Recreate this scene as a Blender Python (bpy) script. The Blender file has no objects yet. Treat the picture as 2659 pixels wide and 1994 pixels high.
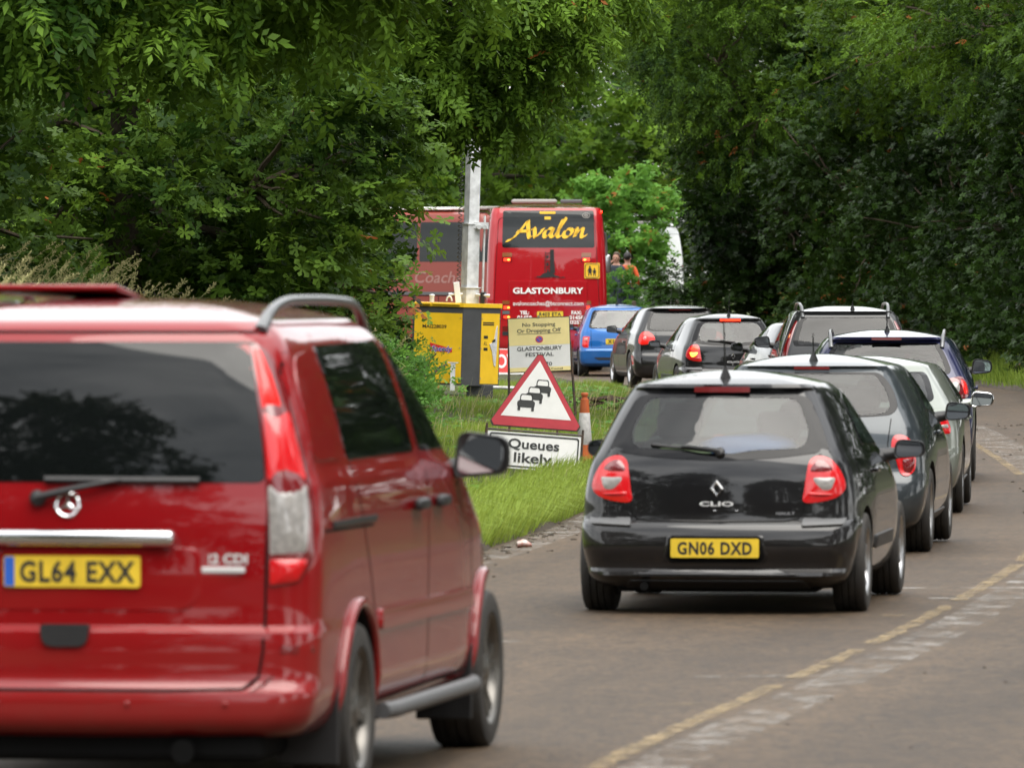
import bpy, bmesh, math, random
import numpy as np
from mathutils import Vector, Matrix, noise as mnoise
from mathutils.bvhtree import BVHTree

R_ = math.radians
scene = bpy.context.scene
COL = scene.collection

# ------------------------------------------------------------------ camera
cam_d = bpy.data.cameras.new('camera')
cam = bpy.data.objects.new('camera', cam_d)
COL.objects.link(cam)
cam.location = (0, 0, 2.03)
cam.rotation_euler = (R_(90 - 0.8136), 0, 0)
cam_d.lens = 284.8
cam_d.sensor_width = 36
cam_d.clip_start = 1
cam_d.clip_end = 6000
cam_d.dof.use_dof = True
cam_d.dof.focus_distance = 92
cam_d.dof.aperture_fstop = 9.0
scene.camera = cam

# ------------------------------------------------------------------ world + sun (bright overcast)
SUN_EL, SUN_AZ = 63, 150          # azimuth clockwise from +Y
w = bpy.data.worlds.new('World')
scene.world = w
w.use_nodes = True
nt = w.node_tree
nt.nodes.clear()
def N(nt, t, **k):
    n = nt.nodes.new(t)
    for a, b in k.items():
        if a == 'i':
            for kk, vv in b.items(): n.inputs[kk].default_value = vv
        else: setattr(n, a, b)
    return n
L = lambda nt, a, b: nt.links.new(a, b)
sky = N(nt, 'ShaderNodeTexSky', sky_type='NISHITA', sun_disc=False, sun_elevation=R_(SUN_EL), sun_rotation=R_(SUN_AZ))
tc = N(nt, 'ShaderNodeTexCoord')
mp = N(nt, 'ShaderNodeMapping'); mp.inputs['Scale'].default_value = (1, 1, 2.6)
cl = N(nt, 'ShaderNodeTexNoise', i={'Scale': 2.2, 'Detail': 7, 'Roughness': .55, 'Distortion': .4})
rp = N(nt, 'ShaderNodeValToRGB')
rp.color_ramp.elements[0].position = .28; rp.color_ramp.elements[0].color = (2.8, 2.9, 3.0, 1)
rp.color_ramp.elements[1].position = .72; rp.color_ramp.elements[1].color = (10, 9.9, 9.6, 1)
mx = N(nt, 'ShaderNodeMix', data_type='RGBA'); mx.inputs[0].default_value = .86
bg = N(nt, 'ShaderNodeBackground'); bg.inputs[1].default_value = .15
wo = N(nt, 'ShaderNodeOutputWorld')
# an overcast sky is brightest round the hidden sun and dims towards the horizon
dt = N(nt, 'ShaderNodeVectorMath', operation='DOT_PRODUCT'); nv = N(nt, 'ShaderNodeVectorMath', operation='NORMALIZE'); L(nt, tc.outputs['Generated'], nv.inputs[0]); L(nt, nv.outputs[0], dt.inputs[0])
dt.inputs[1].default_value = (math.sin(R_(SUN_AZ)) * math.cos(R_(SUN_EL)), math.cos(R_(SUN_AZ)) * math.cos(R_(SUN_EL)), math.sin(R_(SUN_EL)))
gr = N(nt, 'ShaderNodeMapRange'); gr.interpolation_type = 'SMOOTHSTEP'; gr.inputs[1].default_value = -.25; gr.inputs[2].default_value = 1.0; gr.inputs[3].default_value = 1.0; gr.inputs[4].default_value = 1.45
L(nt, dt.outputs['Value'], gr.inputs[0])
sc_ = N(nt, 'ShaderNodeVectorMath', operation='SCALE'); L(nt, rp.outputs[0], sc_.inputs[0]); L(nt, gr.outputs[0], sc_.inputs['Scale'])
L(nt, tc.outputs['Generated'], mp.inputs[0]); L(nt, mp.outputs[0], cl.inputs['Vector']); L(nt, cl.outputs[0], rp.inputs[0])
L(nt, sky.outputs[0], mx.inputs[6]); L(nt, sc_.outputs[0], mx.inputs[7]); L(nt, mx.outputs[2], bg.inputs[0]); L(nt, bg.outputs[0], wo.inputs[0])
sd = bpy.data.lights.new('sun', 'SUN'); sd.energy = 2.2; sd.angle = R_(58); sd.color = (1, .95, .87)
so = bpy.data.objects.new('sun', sd); COL.objects.link(so)
so.location = (-20, -20, 60)
dv = Vector((math.sin(R_(SUN_AZ)) * math.cos(R_(SUN_EL)), math.cos(R_(SUN_AZ)) * math.cos(R_(SUN_EL)), math.sin(R_(SUN_EL))))
so.rotation_euler = (-dv).to_track_quat('-Z', 'Y').to_euler()

vs = scene.view_settings
vs.view_transform = 'Standard'; vs.look = 'None'; vs.exposure = 0.92; vs.gamma = 1; vs.use_curve_mapping = False
scene.cycles.max_bounces = 8; scene.cycles.transparent_max_bounces = 12
scene.cycles.diffuse_bounces = 2; scene.cycles.glossy_bounces = 4; scene.cycles.transmission_bounces = 4
scene.cycles.caustics_reflective = False; scene.cycles.caustics_refractive = False
scene.cycles.sample_clamp_indirect = 4
scene.cycles.use_denoising = True

# ------------------------------------------------------------------ materials
MATS = {}
def pmat(name, col, rough=.5, metal=0., coat=0., spec=.5, emit=None, estr=0., var=None, bump=None, trans=0., coat_rough=.03, ior=1.5):
    """principled; var=(scale, amount[, colour2]) mottles the base colour; bump=(scale, strength)"""
    if name in MATS: return MATS[name]
    m = bpy.data.materials.new(name); m.use_nodes = True
    nt = m.node_tree; p = nt.nodes['Principled BSDF']
    p.inputs['Base Color'].default_value = (*col, 1); p.inputs['Roughness'].default_value = rough
    p.inputs['Metallic'].default_value = metal; p.inputs['Coat Weight'].default_value = coat
    p.inputs['Coat Roughness'].default_value = coat_rough
    p.inputs['Specular IOR Level'].default_value = spec; p.inputs['IOR'].default_value = ior
    p.inputs['Transmission Weight'].default_value = trans
    if emit: p.inputs['Emission Color'].default_value = (*emit, 1); p.inputs['Emission Strength'].default_value = estr
    if var or bump: t = N(nt, 'ShaderNodeTexCoord')
    if var:
        n = N(nt, 'ShaderNodeTexNoise', i={'Scale': var[0], 'Detail': 6, 'Roughness': .6})
        L(nt, t.outputs['Object'], n.inputs['Vector'])
        r = N(nt, 'ShaderNodeMapRange'); r.inputs[1].default_value = .35; r.inputs[2].default_value = .7
        L(nt, n.outputs[0], r.inputs[0])
        x = N(nt, 'ShaderNodeMix', data_type='RGBA'); x.inputs[6].default_value = (*col, 1)
        c2 = var[2] if len(var) > 2 else tuple(c * (1 - var[1]) for c in col)
        x.inputs[7].default_value = (*c2, 1)
        mm = N(nt, 'ShaderNodeMath', operation='MULTIPLY'); mm.inputs[1].default_value = 1 if len(var) < 3 else var[1]
        L(nt, r.outputs[0], mm.inputs[0]); L(nt, mm.outputs[0], x.inputs[0]); L(nt, x.outputs[2], p.inputs['Base Color'])
    if bump:
        n = N(nt, 'ShaderNodeTexNoise', i={'Scale': bump[0], 'Detail': 4})
        L(nt, t.outputs['Object'], n.inputs['Vector'])
        b = N(nt, 'ShaderNodeBump'); b.inputs['Strength'].default_value = bump[1]; b.inputs['Distance'].default_value = .01
        L(nt, n.outputs[0], b.inputs['Height']); L(nt, b.outputs[0], p.inputs['Normal'])
    MATS[name] = m
    return m

def paint(name, col, metal=0., rough=.35, dirt=.5):
    """car paint: coat over colour, road grime film low on the body and mottled"""
    if name in MATS: return MATS[name]
    m = pmat(name, col, rough, metal, 1.0, .12, coat_rough=.02)
    nt = m.node_tree; p = nt.nodes['Principled BSDF']
    t = N(nt, 'ShaderNodeTexCoord'); s = N(nt, 'ShaderNodeSeparateXYZ'); L(nt, t.outputs['Object'], s.inputs[0])
    n = N(nt, 'ShaderNodeTexNoise', i={'Scale': 6, 'Detail': 8, 'Roughness': .65}); L(nt, t.outputs['Object'], n.inputs['Vector'])
    a = N(nt, 'ShaderNodeMapRange'); a.inputs[1].default_value = .85; a.inputs[2].default_value = .12; a.inputs[3].default_value = 0; a.inputs[4].default_value = 1
    L(nt, s.outputs[2], a.inputs[0])
    mu = N(nt, 'ShaderNodeMath', operation='MULTIPLY'); L(nt, a.outputs[0], mu.inputs[0]); L(nt, n.outputs[0], mu.inputs[1])
    m2 = N(nt, 'ShaderNodeMath', operation='MULTIPLY'); L(nt, mu.outputs[0], m2.inputs[0]); m2.inputs[1].default_value = dirt
    x = N(nt, 'ShaderNodeMix', data_type='RGBA'); x.inputs[6].default_value = (*col, 1); x.inputs[7].default_value = (.085, .066, .048, 1)
    L(nt, m2.outputs[0], x.inputs[0]); L(nt, x.outputs[2], p.inputs['Base Color'])
    cr = N(nt, 'ShaderNodeMapRange'); cr.inputs[3].default_value = .015; cr.inputs[4].default_value = .22
    L(nt, m2.outputs[0], cr.inputs[0]); L(nt, cr.outputs[0], p.inputs['Coat Roughness'])
    return m

def glass(name, tint=(.62, .72, .68), refl=1.0):
    if name in MATS: return MATS[name]
    m = bpy.data.materials.new(name); m.use_nodes = True; nt = m.node_tree; nt.nodes.clear()
    o = N(nt, 'ShaderNodeOutputMaterial'); mx = N(nt, 'ShaderNodeMixShader')
    tr = N(nt, 'ShaderNodeBsdfTransparent'); tr.inputs[0].default_value = (*tint, 1)
    gl = N(nt, 'ShaderNodeBsdfGlossy'); gl.inputs['Roughness'].default_value = .0
    f = N(nt, 'ShaderNodeFresnel'); f.inputs[0].default_value = 1.62
    mu = N(nt, 'ShaderNodeMath', operation='MULTIPLY'); mu.inputs[1].default_value = refl; mu.use_clamp = True
    L(nt, f.outputs[0], mu.inputs[0]); L(nt, mu.outputs[0], mx.inputs[0]); L(nt, tr.outputs[0], mx.inputs[1]); L(nt, gl.outputs[0], mx.inputs[2])
    L(nt, mx.outputs[0], o.inputs[0])
    MATS[name] = m
    return m

M_BLACK = pmat('black plastic', (.012, .012, .013), .45, bump=(90, .15))
M_SEAM = pmat('shut line gap', (.004, .004, .004), .8, spec=.1)
M_INT = pmat('dark cabin trim', (.022, .022, .024), .8)
M_GLASSBLK = pmat('dark tinted glass', (.004, .005, .005), .02, spec=.42)
M_FRIT = pmat('black glass border', (.004, .004, .005), .05, spec=.25)
M_GLASS = glass('clear window glass', (.66, .76, .72), .8)
M_TYRE = pmat('tyre rubber', (.020, .019, .018), .75, bump=(60, .3), var=(9, .5, (.045, .038, .03)))
M_BADGE = pmat('silver badge', (.72, .72, .72), .25, metal=.35)
M_ALLOY = pmat('alloy wheel metal', (.45, .45, .46), .3, metal=.9)
M_DALLOY = pmat('dark alloy wheel', (.15, .142, .13), .35, metal=.8)
M_CHROME = pmat('chrome', (.80, .81, .83), .1, metal=1)
M_REDLENS = pmat('red lamp lens', (.50, .004, .007), .15, coat=.5, spec=.6)
M_DREDLENS = pmat('dark red lamp lens', (.13, .004, .006), .12, coat=1, spec=.6)
M_CLEARLENS = pmat('clear lamp lens', (.30, .285, .27), .12, coat=1, var=(40, .4))
M_AMBER = pmat('amber lens', (.6, .16, .02), .15, coat=1)
M_LIT = pmat('lit red lamp', (.6, .02, .01), .2, emit=(1, .03, .01), estr=2.2)
M_LITORANGE = pmat('lit amber lamp', (.8, .3, .05), .2, emit=(1, .32, .04), estr=2.6)
M_PLATE = pmat('yellow plate', (.72, .50, .035), .35, coat=.3, var=(7, .25))
M_INK = pmat('black plate ink', (.012, .012, .012), .5)
M_WHITE = pmat('white sign face', (.80, .80, .78), .45, var=(5, .1))
M_MIRROR = pmat('mirror glass', (.32, .33, .34), .02, metal=1)
M_GREYPL = pmat('grey plastic', (.09, .092, .095), .5)
M_RAIL = pmat('grey roof rail', (.15, .155, .16), .35, metal=.5, coat=.3)

# ------------------------------------------------------------------ mesh helper
def finish(me, mats, smooth=None):
    for m in mats: me.materials.append(m)
    if smooth is not None:
        me.polygons.foreach_set('use_smooth', [True] * len(me.polygons))
        me.set_sharp_from_angle(angle=R_(smooth))
    return me

class MB:
    def __init__(s): s.v = []; s.f = []; s.m = []
    def add(s, verts, faces, mat=0):
        o = len(s.v); s.v += [tuple(p) for p in verts]; s.f += [tuple(i + o for i in f) for f in faces]
        s.m += [mat] * len(faces) if isinstance(mat, int) else list(mat)
        return s
    def box(s, c, d, rot=None, mat=0, bevel=0, seg=2):
        bm = bmesh.new(); bmesh.ops.create_cube(bm, size=1)
        bmesh.ops.scale(bm, vec=Vector(d), verts=bm.verts)
        if bevel: bmesh.ops.bevel(bm, geom=list(bm.edges), offset=min(bevel, min(d) * .49), segments=seg, affect='EDGES', profile=.5)
        M = Matrix.Translation(Vector(c)) @ (rot.to_4x4() if rot else Matrix.Identity(4))
        bm.transform(M); bm.verts.index_update()
        s.add([v.co[:] for v in bm.verts], [[v.index for v in f.verts] for f in bm.faces], mat); bm.free()
        return s
    def prism(s, poly, O, U, V, depth, mat=0, side=None):
        """polygon in (U,V) at O, extruded by depth along U x V"""
        O, U, V = Vector(O), Vector(U), Vector(V); W = U.cross(V).normalized(); n = len(poly)
        a = [O + U * p[0] + V * p[1] for p in poly]; b = [q - W * depth for q in a]
        sd = mat if side is None else side
        s.add(a + b, [tuple(range(n)), tuple(range(2 * n - 1, n - 1, -1))] + [(i, i + n, (i + 1) % n + n, (i + 1) % n) for i in range(n)], [mat, sd] + [sd] * n)
        return s
    def tube(s, path, r, n=8, mat=0, cap=True):
        P = [Vector(p) for p in path]; k = len(P); rr = r if hasattr(r, '__len__') else [r] * k
        vs = []; up = None
        for i in range(k):
            t = (P[min(i + 1, k - 1)] - P[max(i - 1, 0)])
            t = t.normalized() if t.length > 1e-9 else Vector((0, 0, 1))
            if up is None: up = Vector((0, 0, 1)) if abs(t.z) < .9 else Vector((1, 0, 0))
            a = t.cross(up); a = a.normalized() if a.length > 1e-6 else Vector((1, 0, 0)); b = a.cross(t).normalized(); up = b
            for j in range(n):
                q = 2 * math.pi * j / n; vs.append(P[i] + (a * math.cos(q) + b * math.sin(q)) * rr[i])
        fs = [(i * n + j, i * n + (j + 1) % n, (i + 1) * n + (j + 1) % n, (i + 1) * n + j) for i in range(k - 1) for j in range(n)]
        if cap: fs += [tuple(range(n - 1, -1, -1)), tuple(range((k - 1) * n, k * n))]
        return s.add(vs, fs, mat)
    def lathe(s, prof, O, A, n=24, mat=0):
        """prof [(r, h)] turned about axis A through O"""
        O, A = Vector(O), Vector(A).normalized(); x = A.orthogonal().normalized(); y = A.cross(x); vs = []
        for r, h in prof:
            for j in range(n):
                q = 2 * math.pi * j / n; vs.append(O + A * h + (x * math.cos(q) + y * math.sin(q)) * r)
        k = len(prof)
        fs = [(i * n + j, i * n + (j + 1) % n, (i + 1) * n + (j + 1) % n, (i + 1) * n + j) for i in range(k - 1) for j in range(n)]
        return s.add(vs, fs, mat)
    def build(s, name, mats, parent=None, smooth=None, loc=None):
        me = bpy.data.meshes.new(name); me.from_pydata(s.v, [], s.f)
        me.polygons.foreach_set('material_index', s.m)
        finish(me, mats if isinstance(mats, (list, tuple)) else [mats], smooth)
        me.validate()
        return link(name, me, parent, loc)

def link(name, me, parent=None, loc=None):
    o = bpy.data.objects.new(name, me); COL.objects.link(o)
    if parent: o.parent = parent
    if loc: o.location = loc
    return o
def tag(o, label=None, cat=None, group=None, kind=None):
    for k, v in (('label', label), ('category', cat), ('group', group), ('kind', kind)):
        if v: o[k] = v
    return o
def thing(name, label, cat, loc=(0, 0, 0), rz=0, group=None):
    o = bpy.data.objects.new(name, None); COL.objects.link(o); o.empty_display_size = .2
    o.location = loc; o.rotation_euler = (0, 0, rz)
    return tag(o, label, cat, group)
def copy_tree(o, parent=None):
    c = o.copy(); COL.objects.link(c)
    if parent: c.parent = parent
    for ch in list(o.children): copy_tree(ch, c)
    return c

# text as flat mesh: returns verts (x right, y up, centred), faces
def text_geo(body, cap, bold=0., shear=0., space=1., width=None, align='C'):
    cu = bpy.data.curves.new('t', 'FONT'); cu.body = body; cu.size = 1; cu.offset = bold; cu.shear = shear; cu.space_character = space
    cu.resolution_u = 3
    ob = bpy.data.objects.new('t', cu); COL.objects.link(ob)
    dg = bpy.context.evaluated_depsgraph_get()
    me = bpy.data.meshes.new_from_object(ob.evaluated_get(dg))
    v = np.array([p.co[:] for p in me.vertices]); f = [tuple(p.vertices) for p in me.polygons]
    bpy.data.objects.remove(ob); bpy.data.curves.remove(cu); bpy.data.meshes.remove(me)
    k = cap / .70
    v = v[:, :2] * k
    if width: v[:, 0] *= width / (v[:, 0].max() - v[:, 0].min())
    x0, x1 = v[:, 0].min(), v[:, 0].max()
    v[:, 0] -= (x0 + x1) / 2 if align == 'C' else x0
    v[:, 1] -= cap / 2
    return v, f
def add_text(mb, body, cap, O, U, V, mat=0, **k):
    v, f = text_geo(body, cap, **k); O, U, V = Vector(O), Vector(U), Vector(V)
    mb.add([O + U * a + V * b for a, b in v], f, mat)
    return mb

def rpoly(pts, r=.02, n=4, dens=.05):
    """polygon with rounded corners and densified sides; r number or list"""
    out = []; k = len(pts); P = [Vector((p[0], p[1])) for p in pts]
    for i in range(k):
        a, b, c = P[i - 1], P[i], P[(i + 1) % k]; ri = r[i] if hasattr(r, '__len__') else r
        d1, d2 = (a - b), (c - b); l = min(ri, d1.length * .49, d2.length * .49)
        p0, p2 = b + d1.normalized() * l, b + d2.normalized() * l
        for j in range(n + 1):
            t = j / n; out.append((1 - t) ** 2 * p0 + 2 * t * (1 - t) * b + t * t * p2)
    res = []
    for i, p in enumerate(out):
        q = out[(i + 1) % len(out)]; m = max(1, int((q - p).length / dens))
        for j in range(m): res.append((p + (q - p) * (j / m))[:])
    return res
def spoly(pts, n=6):
    """closed Catmull-Rom curve"""
    P = np.array(pts, float); k = len(P); out = []
    for i in range(k):
        p0, p1, p2, p3 = P[i - 1], P[i], P[(i + 1) % k], P[(i + 2) % k]
        for j in range(n):
            t = j / n
            out.append(tuple(.5 * (2 * p1 + (p2 - p0) * t + (2 * p0 - 5 * p1 + 4 * p2 - p3) * t * t + (3 * p1 - p0 - 3 * p2 + p3) * t ** 3)))
    return out
def mir(poly): return [(-a, b) for a, b in reversed(poly)]

def pchip(xs, ys):
    xs = np.array(xs, float); ys = np.array(ys, float); h = np.diff(xs); d = np.diff(ys) / h; n = len(xs); m = np.zeros(n)
    for i in range(1, n - 1):
        if d[i - 1] * d[i] > 0:
            w1, w2 = 2 * h[i] + h[i - 1], h[i] + 2 * h[i - 1]; m[i] = (w1 + w2) / (w1 / d[i - 1] + w2 / d[i])
    m[0], m[-1] = d[0], d[-1]
    def f(x):
        x = np.clip(x, xs[0], xs[-1]); i = np.clip(np.searchsorted(xs, x) - 1, 0, n - 2); t = (x - xs[i]) / h[i]
        return (2 * t ** 3 - 3 * t ** 2 + 1) * ys[i] + (t ** 3 - 2 * t ** 2 + t) * h[i] * m[i] + (-2 * t ** 3 + 3 * t ** 2) * ys[i + 1] + (t ** 3 - t ** 2) * h[i] * m[i + 1]
    return f

# ------------------------------------------------------------------ ground shape
def g(Y):
    t = min(max((Y - 45) / 35, 0), 1); return -.11 * t * t * (3 - 2 * t)
cY = [-160, -60, 0, 34, 47.8, 57.6, 70, 83, 97, 110, 120, 133, 145, 160, 170, 180, 188, 195, 200, 203]
cX = [-22, -11.5, -4.1, .49, 2.5, 3.64, 4.6, 5.24, 5.6, 5.85, 5.9, 5.6, 5.0, 4.1, 3.2, 1.9, .2, -2.2, -5.2, -8.5]
road_x = pchip(cY, cX)
cl_pts = [(float(road_x(y)), float(y)) for y in np.concatenate([np.arange(-160, 180, 1.5), np.arange(180, 203.1, .7)])]
cl_pts += [(-8.5 - 3.5 * i, 203 + 1.6 * i ** .8) for i in range(1, 22)]
CL = np.array(cl_pts)
Tn = np.gradient(CL, axis=0); Tn /= np.linalg.norm(Tn, axis=1)[:, None]
NR = np.stack([Tn[:, 1], -Tn[:, 0]], 1)      # to the right of travel
def lw(Y): return 4.0 - .45 * min(max((Y - 70) / 40, 0), 1)
RWID = 3.6
def verge_h(d):     # left verge height with distance from the road edge
    return float(np.interp(d, [0, .06, .35, 1.5, 3.8, 6, 9, 30], [-.02, .06, .12, .15, .22, .95, 1.25, 1.6]))
def verge_hr(d): return float(np.interp(d, [0, .06, .4, 2, 5, 9, 30], [-.02, .05, .1, .2, .55, .7, .8]))
def gl(X, Y):       # ground height anywhere
    i = int(np.argmin((CL[:, 0] - X) ** 2 + (CL[:, 1] - Y) ** 2))
    d = float((X - CL[i, 0]) * NR[i, 0] + (Y - CL[i, 1]) * NR[i, 1])
    if d < -lw(Y): return g(Y) + verge_h(-d - lw(Y))
    if d > RWID: return g(Y) + verge_hr(d - RWID)
    return g(Y)
# ------------------------------------------------------------------ ground, road, verges
def grid_obj(name, rows, mat, kind='structure', smooth=True, label=None, cat=None):
    """rows: list of equal-length lists of points"""
    n = len(rows[0]); vs = [p for r in rows for p in r]
    fs = [(i * n + j, i * n + j + 1, (i + 1) * n + j + 1, (i + 1) * n + j) for i in range(len(rows) - 1) for j in range(n - 1)]
    me = bpy.data.meshes.new(name); me.from_pydata(vs, [], fs); me.materials.append(mat)
    me.polygons.foreach_set('use_smooth', [smooth] * len(me.polygons))
    me.update(); o = link(name, me)
    return tag(o, label, cat, kind=kind)

def road_material():
    m = pmat('worn brown asphalt', (.07, .058, .046), .62, spec=.35); nt = m.node_tree; p = nt.nodes['Principled BSDF']
    t = N(nt, 'ShaderNodeTexCoord'); uv = N(nt, 'ShaderNodeUVMap')
    a = N(nt, 'ShaderNodeTexNoise', i={'Scale': 70, 'Detail': 5, 'Roughness': .85}); L(nt, t.outputs['Object'], a.inputs['Vector'])
    mp = N(nt, 'ShaderNodeMapping'); mp.inputs['Scale'].default_value = (1.3, .07, 1); L(nt, uv.outputs[0], mp.inputs[0])
    b = N(nt, 'ShaderNodeTexNoise', i={'Scale': 1, 'Detail': 5, 'Roughness': .6}); L(nt, mp.outputs[0], b.inputs['Vector'])
    c = N(nt, 'ShaderNodeTexNoise', i={'Scale': .55, 'Detail': 6, 'Roughness': .65}); L(nt, t.outputs['Object'], c.inputs['Vector'])
    r1 = N(nt, 'ShaderNodeValToRGB'); e = r1.color_ramp.elements
    e[0].position = .3; e[0].color = (.030, .0185, .0095, 1); e[1].position = .72; e[1].color = (.090, .058, .031, 1)
    ad = N(nt, 'ShaderNodeMath', operation='ADD'); L(nt, b.outputs[0], ad.inputs[0]); L(nt, c.outputs[0], ad.inputs[1])
    hv = N(nt, 'ShaderNodeMath', operation='MULTIPLY'); hv.inputs[1].default_value = .5; L(nt, ad.outputs[0], hv.inputs[0]); L(nt, hv.outputs[0], r1.inputs[0])
    x = N(nt, 'ShaderNodeMix', data_type='RGBA', blend_type='OVERLAY'); x.inputs[0].default_value = .75
    ra = N(nt, 'ShaderNodeMapRange'); ra.inputs[1].default_value = .33; ra.inputs[2].default_value = .67; L(nt, a.outputs[0], ra.inputs[0])
    L(nt, r1.outputs[0], x.inputs[6]); L(nt, ra.outputs[0], x.inputs[7]); L(nt, x.outputs[2], p.inputs['Base Color'])
    vo = N(nt, 'ShaderNodeTexVoronoi', i={'Scale': 26}); L(nt, t.outputs['Object'], vo.inputs['Vector'])
    sp = N(nt, 'ShaderNodeMapRange'); sp.inputs[1].default_value = 0; sp.inputs[2].default_value = 1; sp.inputs[3].default_value = .45; sp.inputs[4].default_value = 1.6
    sx = N(nt, 'ShaderNodeSeparateColor'); L(nt, vo.outputs['Color'], sx.inputs[0]); L(nt, sx.outputs[0], sp.inputs[0])
    # two polished wheel tracks per lane
    su = N(nt, 'ShaderNodeSeparateXYZ'); L(nt, uv.outputs[0], su.inputs[0]); wv = N(nt, 'ShaderNodeMath', operation='MULTIPLY_ADD'); wv.inputs[1].default_value = 3.5; wv.inputs[2].default_value = .9; L(nt, su.outputs[0], wv.inputs[0])
    sn = N(nt, 'ShaderNodeMath', operation='SINE'); L(nt, wv.outputs[0], sn.inputs[0]); tr = N(nt, 'ShaderNodeMapRange'); tr.inputs[1].default_value = -1; tr.inputs[2].default_value = 1; tr.inputs[3].default_value = .90; tr.inputs[4].default_value = 1.08; L(nt, sn.outputs[0], tr.inputs[0])
    m1 = N(nt, 'ShaderNodeMath', operation='MULTIPLY'); L(nt, sp.outputs[0], m1.inputs[0]); L(nt, tr.outputs[0], m1.inputs[1])
    vs_ = N(nt, 'ShaderNodeVectorMath', operation='SCALE'); L(nt, x.outputs[2], vs_.inputs[0]); L(nt, m1.outputs[0], vs_.inputs['Scale']); L(nt, vs_.outputs[0], p.inputs['Base Color'])
    bp = N(nt, 'ShaderNodeBump'); bp.inputs['Strength'].default_value = .8; bp.inputs['Distance'].default_value = .012
    L(nt, a.outputs[0], bp.inputs['Height']); L(nt, bp.outputs[0], p.inputs['Normal'])
    return m
M_ROAD = road_material()
M_SOIL = pmat('soil and thatch', (.035, .032, .018), .9, spec=.2, var=(1.7, 1, (.045, .06, .018)), bump=(12, .6))
M_EARTH = pmat('kerb earth', (.075, .06, .045), .9, spec=.2, var=(9, 1, (.03, .026, .02)), bump=(30, .8))
M_FIELD = pmat('far meadow', (.05, .075, .02), .9, spec=.2, var=(.15, 1, (.07, .085, .03)))

ys = list(np.arange(-160, 240, 5.)) + [300, 400, 700, 1200, 2500]
grid_obj('ground', [[(x, y, g(y) - .02) for x in (-1500, -400, -100, -40, 0, 40, 100, 400, 1500)] for y in ys], M_FIELD)

rows = []; us = []
acc = 0
for i in range(len(CL)):
    if i: acc += float(np.linalg.norm(CL[i] - CL[i - 1]))
    l = lw(CL[i, 1]); row = []
    for k in range(9):
        o = -l - .02 + (l + RWID + .04) * k / 8
        row.append((CL[i, 0] + NR[i, 0] * o, CL[i, 1] + NR[i, 1] * o, g(CL[i, 1]) + .004 + .03 * (1 - ((k - 4) / 4) ** 2) * 0)); us.append((o, acc))
    rows.append(row)
road = grid_obj('road', rows, M_ROAD)
uvl = road.data.uv_layers.new(name='UVMap'); li = np.zeros(len(road.data.loops), int); road.data.loops.foreach_get('vertex_index', li)
uvl.data.foreach_set('uv', np.array(us)[li].ravel())

def verge(name, sign):
    ds = [0, .06, .18, .35, .8, 1.5, 2.5, 4, 6.5, 9, 16, 30]; rows = []
    for i in range(0, len(CL)):
        l = lw(CL[i, 1]) if sign < 0 else RWID; row = []
        for d in ds:
            wob = .10 * mnoise.noise((CL[i, 0] * .5, CL[i, 1] * .5, sign * 3.)) * (1 if d < 3 else 0)
            o = sign * (l + d + wob); h = verge_h(d) if sign < 0 else verge_hr(d)
            nz = .03 * mnoise.noise((CL[i, 0] * 1.1 + d, CL[i, 1] * 1.1, d)) if d > .1 else 0
            row.append((CL[i, 0] + NR[i, 0] * o, CL[i, 1] + NR[i, 1] * o, g(CL[i, 1]) + h + nz))
        rows.append(row if sign > 0 else row[::-1])
    o = grid_obj(name, rows, M_SOIL)
    o.data.materials.append(M_EARTH); n = len(ds) - 1
    for p in o.data.polygons:
        j = p.index % n; j = j if sign > 0 else n - 1 - j
        if j < 3: p.material_index = 1
    return o
verge('grass_verge', -1); verge('grass_bank', 1)

# ---- paint on the road
def ribbon(name, pts, width, z, mat, kind='structure', label=None, cat=None, jag=0., seed=0):
    rng = random.Random(seed); P = [Vector(p) for p in pts]; vs = []; k = len(P)
    for i in range(k):
        t = (P[min(i + 1, k - 1)] - P[max(i - 1, 0)]).normalized(); n = Vector((t.y, -t.x)); wd = width * (1 - jag * rng.random()) / 2; wd2 = width * (1 - jag * rng.random()) / 2
        for s_, q in ((-1, wd), (1, wd2)): p = P[i] + n * s_ * q; vs.append((p.x, p.y, g(p.y) + z))
    me = bpy.data.meshes.new(name); me.from_pydata(vs, [], [(2 * i, 2 * i + 1, 2 * i + 3, 2 * i + 2) for i in range(k - 1)]); me.materials.append(mat); me.update()
    return tag(link(name, me), label, cat, kind=kind)
def patchy(name, col, thr, scale, stretch=(1, 1, 1), rough=.7, soft=.08, rg=.72):
    """paint or dust that covers its sheet in patches; the rest of the sheet is clear"""
    m = pmat(name, col, rough, spec=.3); nt = m.node_tree; p = nt.nodes['Principled BSDF']
    t = N(nt, 'ShaderNodeTexCoord'); mp = N(nt, 'ShaderNodeMapping'); mp.inputs['Scale'].default_value = stretch; L(nt, t.outputs['Object'], mp.inputs[0])
    n = N(nt, 'ShaderNodeTexNoise', i={'Scale': scale, 'Detail': 10, 'Roughness': rg}); L(nt, mp.outputs[0], n.inputs['Vector'])
    r = N(nt, 'ShaderNodeMapRange'); r.inputs[1].default_value = thr; r.inputs[2].default_value = thr + soft; L(nt, n.outputs[0], r.inputs[0])
    L(nt, r.outputs[0], p.inputs['Alpha'])
    return m
M_LINE = patchy('worn cream road paint', (.36, .27, .145), .45, 6, soft=.2, rg=.8)
M_CHALK = patchy('scuffed pale road dust', (.46, .445, .42), .495, 2.0, (1.5, 1.0, 1), soft=.26, rg=.88)
M_WLINE = patchy('faded white line', (.5, .49, .46), .42, 4, soft=.2)
def off_line(y0, y1, off, step=.25): return [(float(road_x(y)) + off, y) for y in np.arange(y0, y1 + 1e-6, step)]
k = 0
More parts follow.
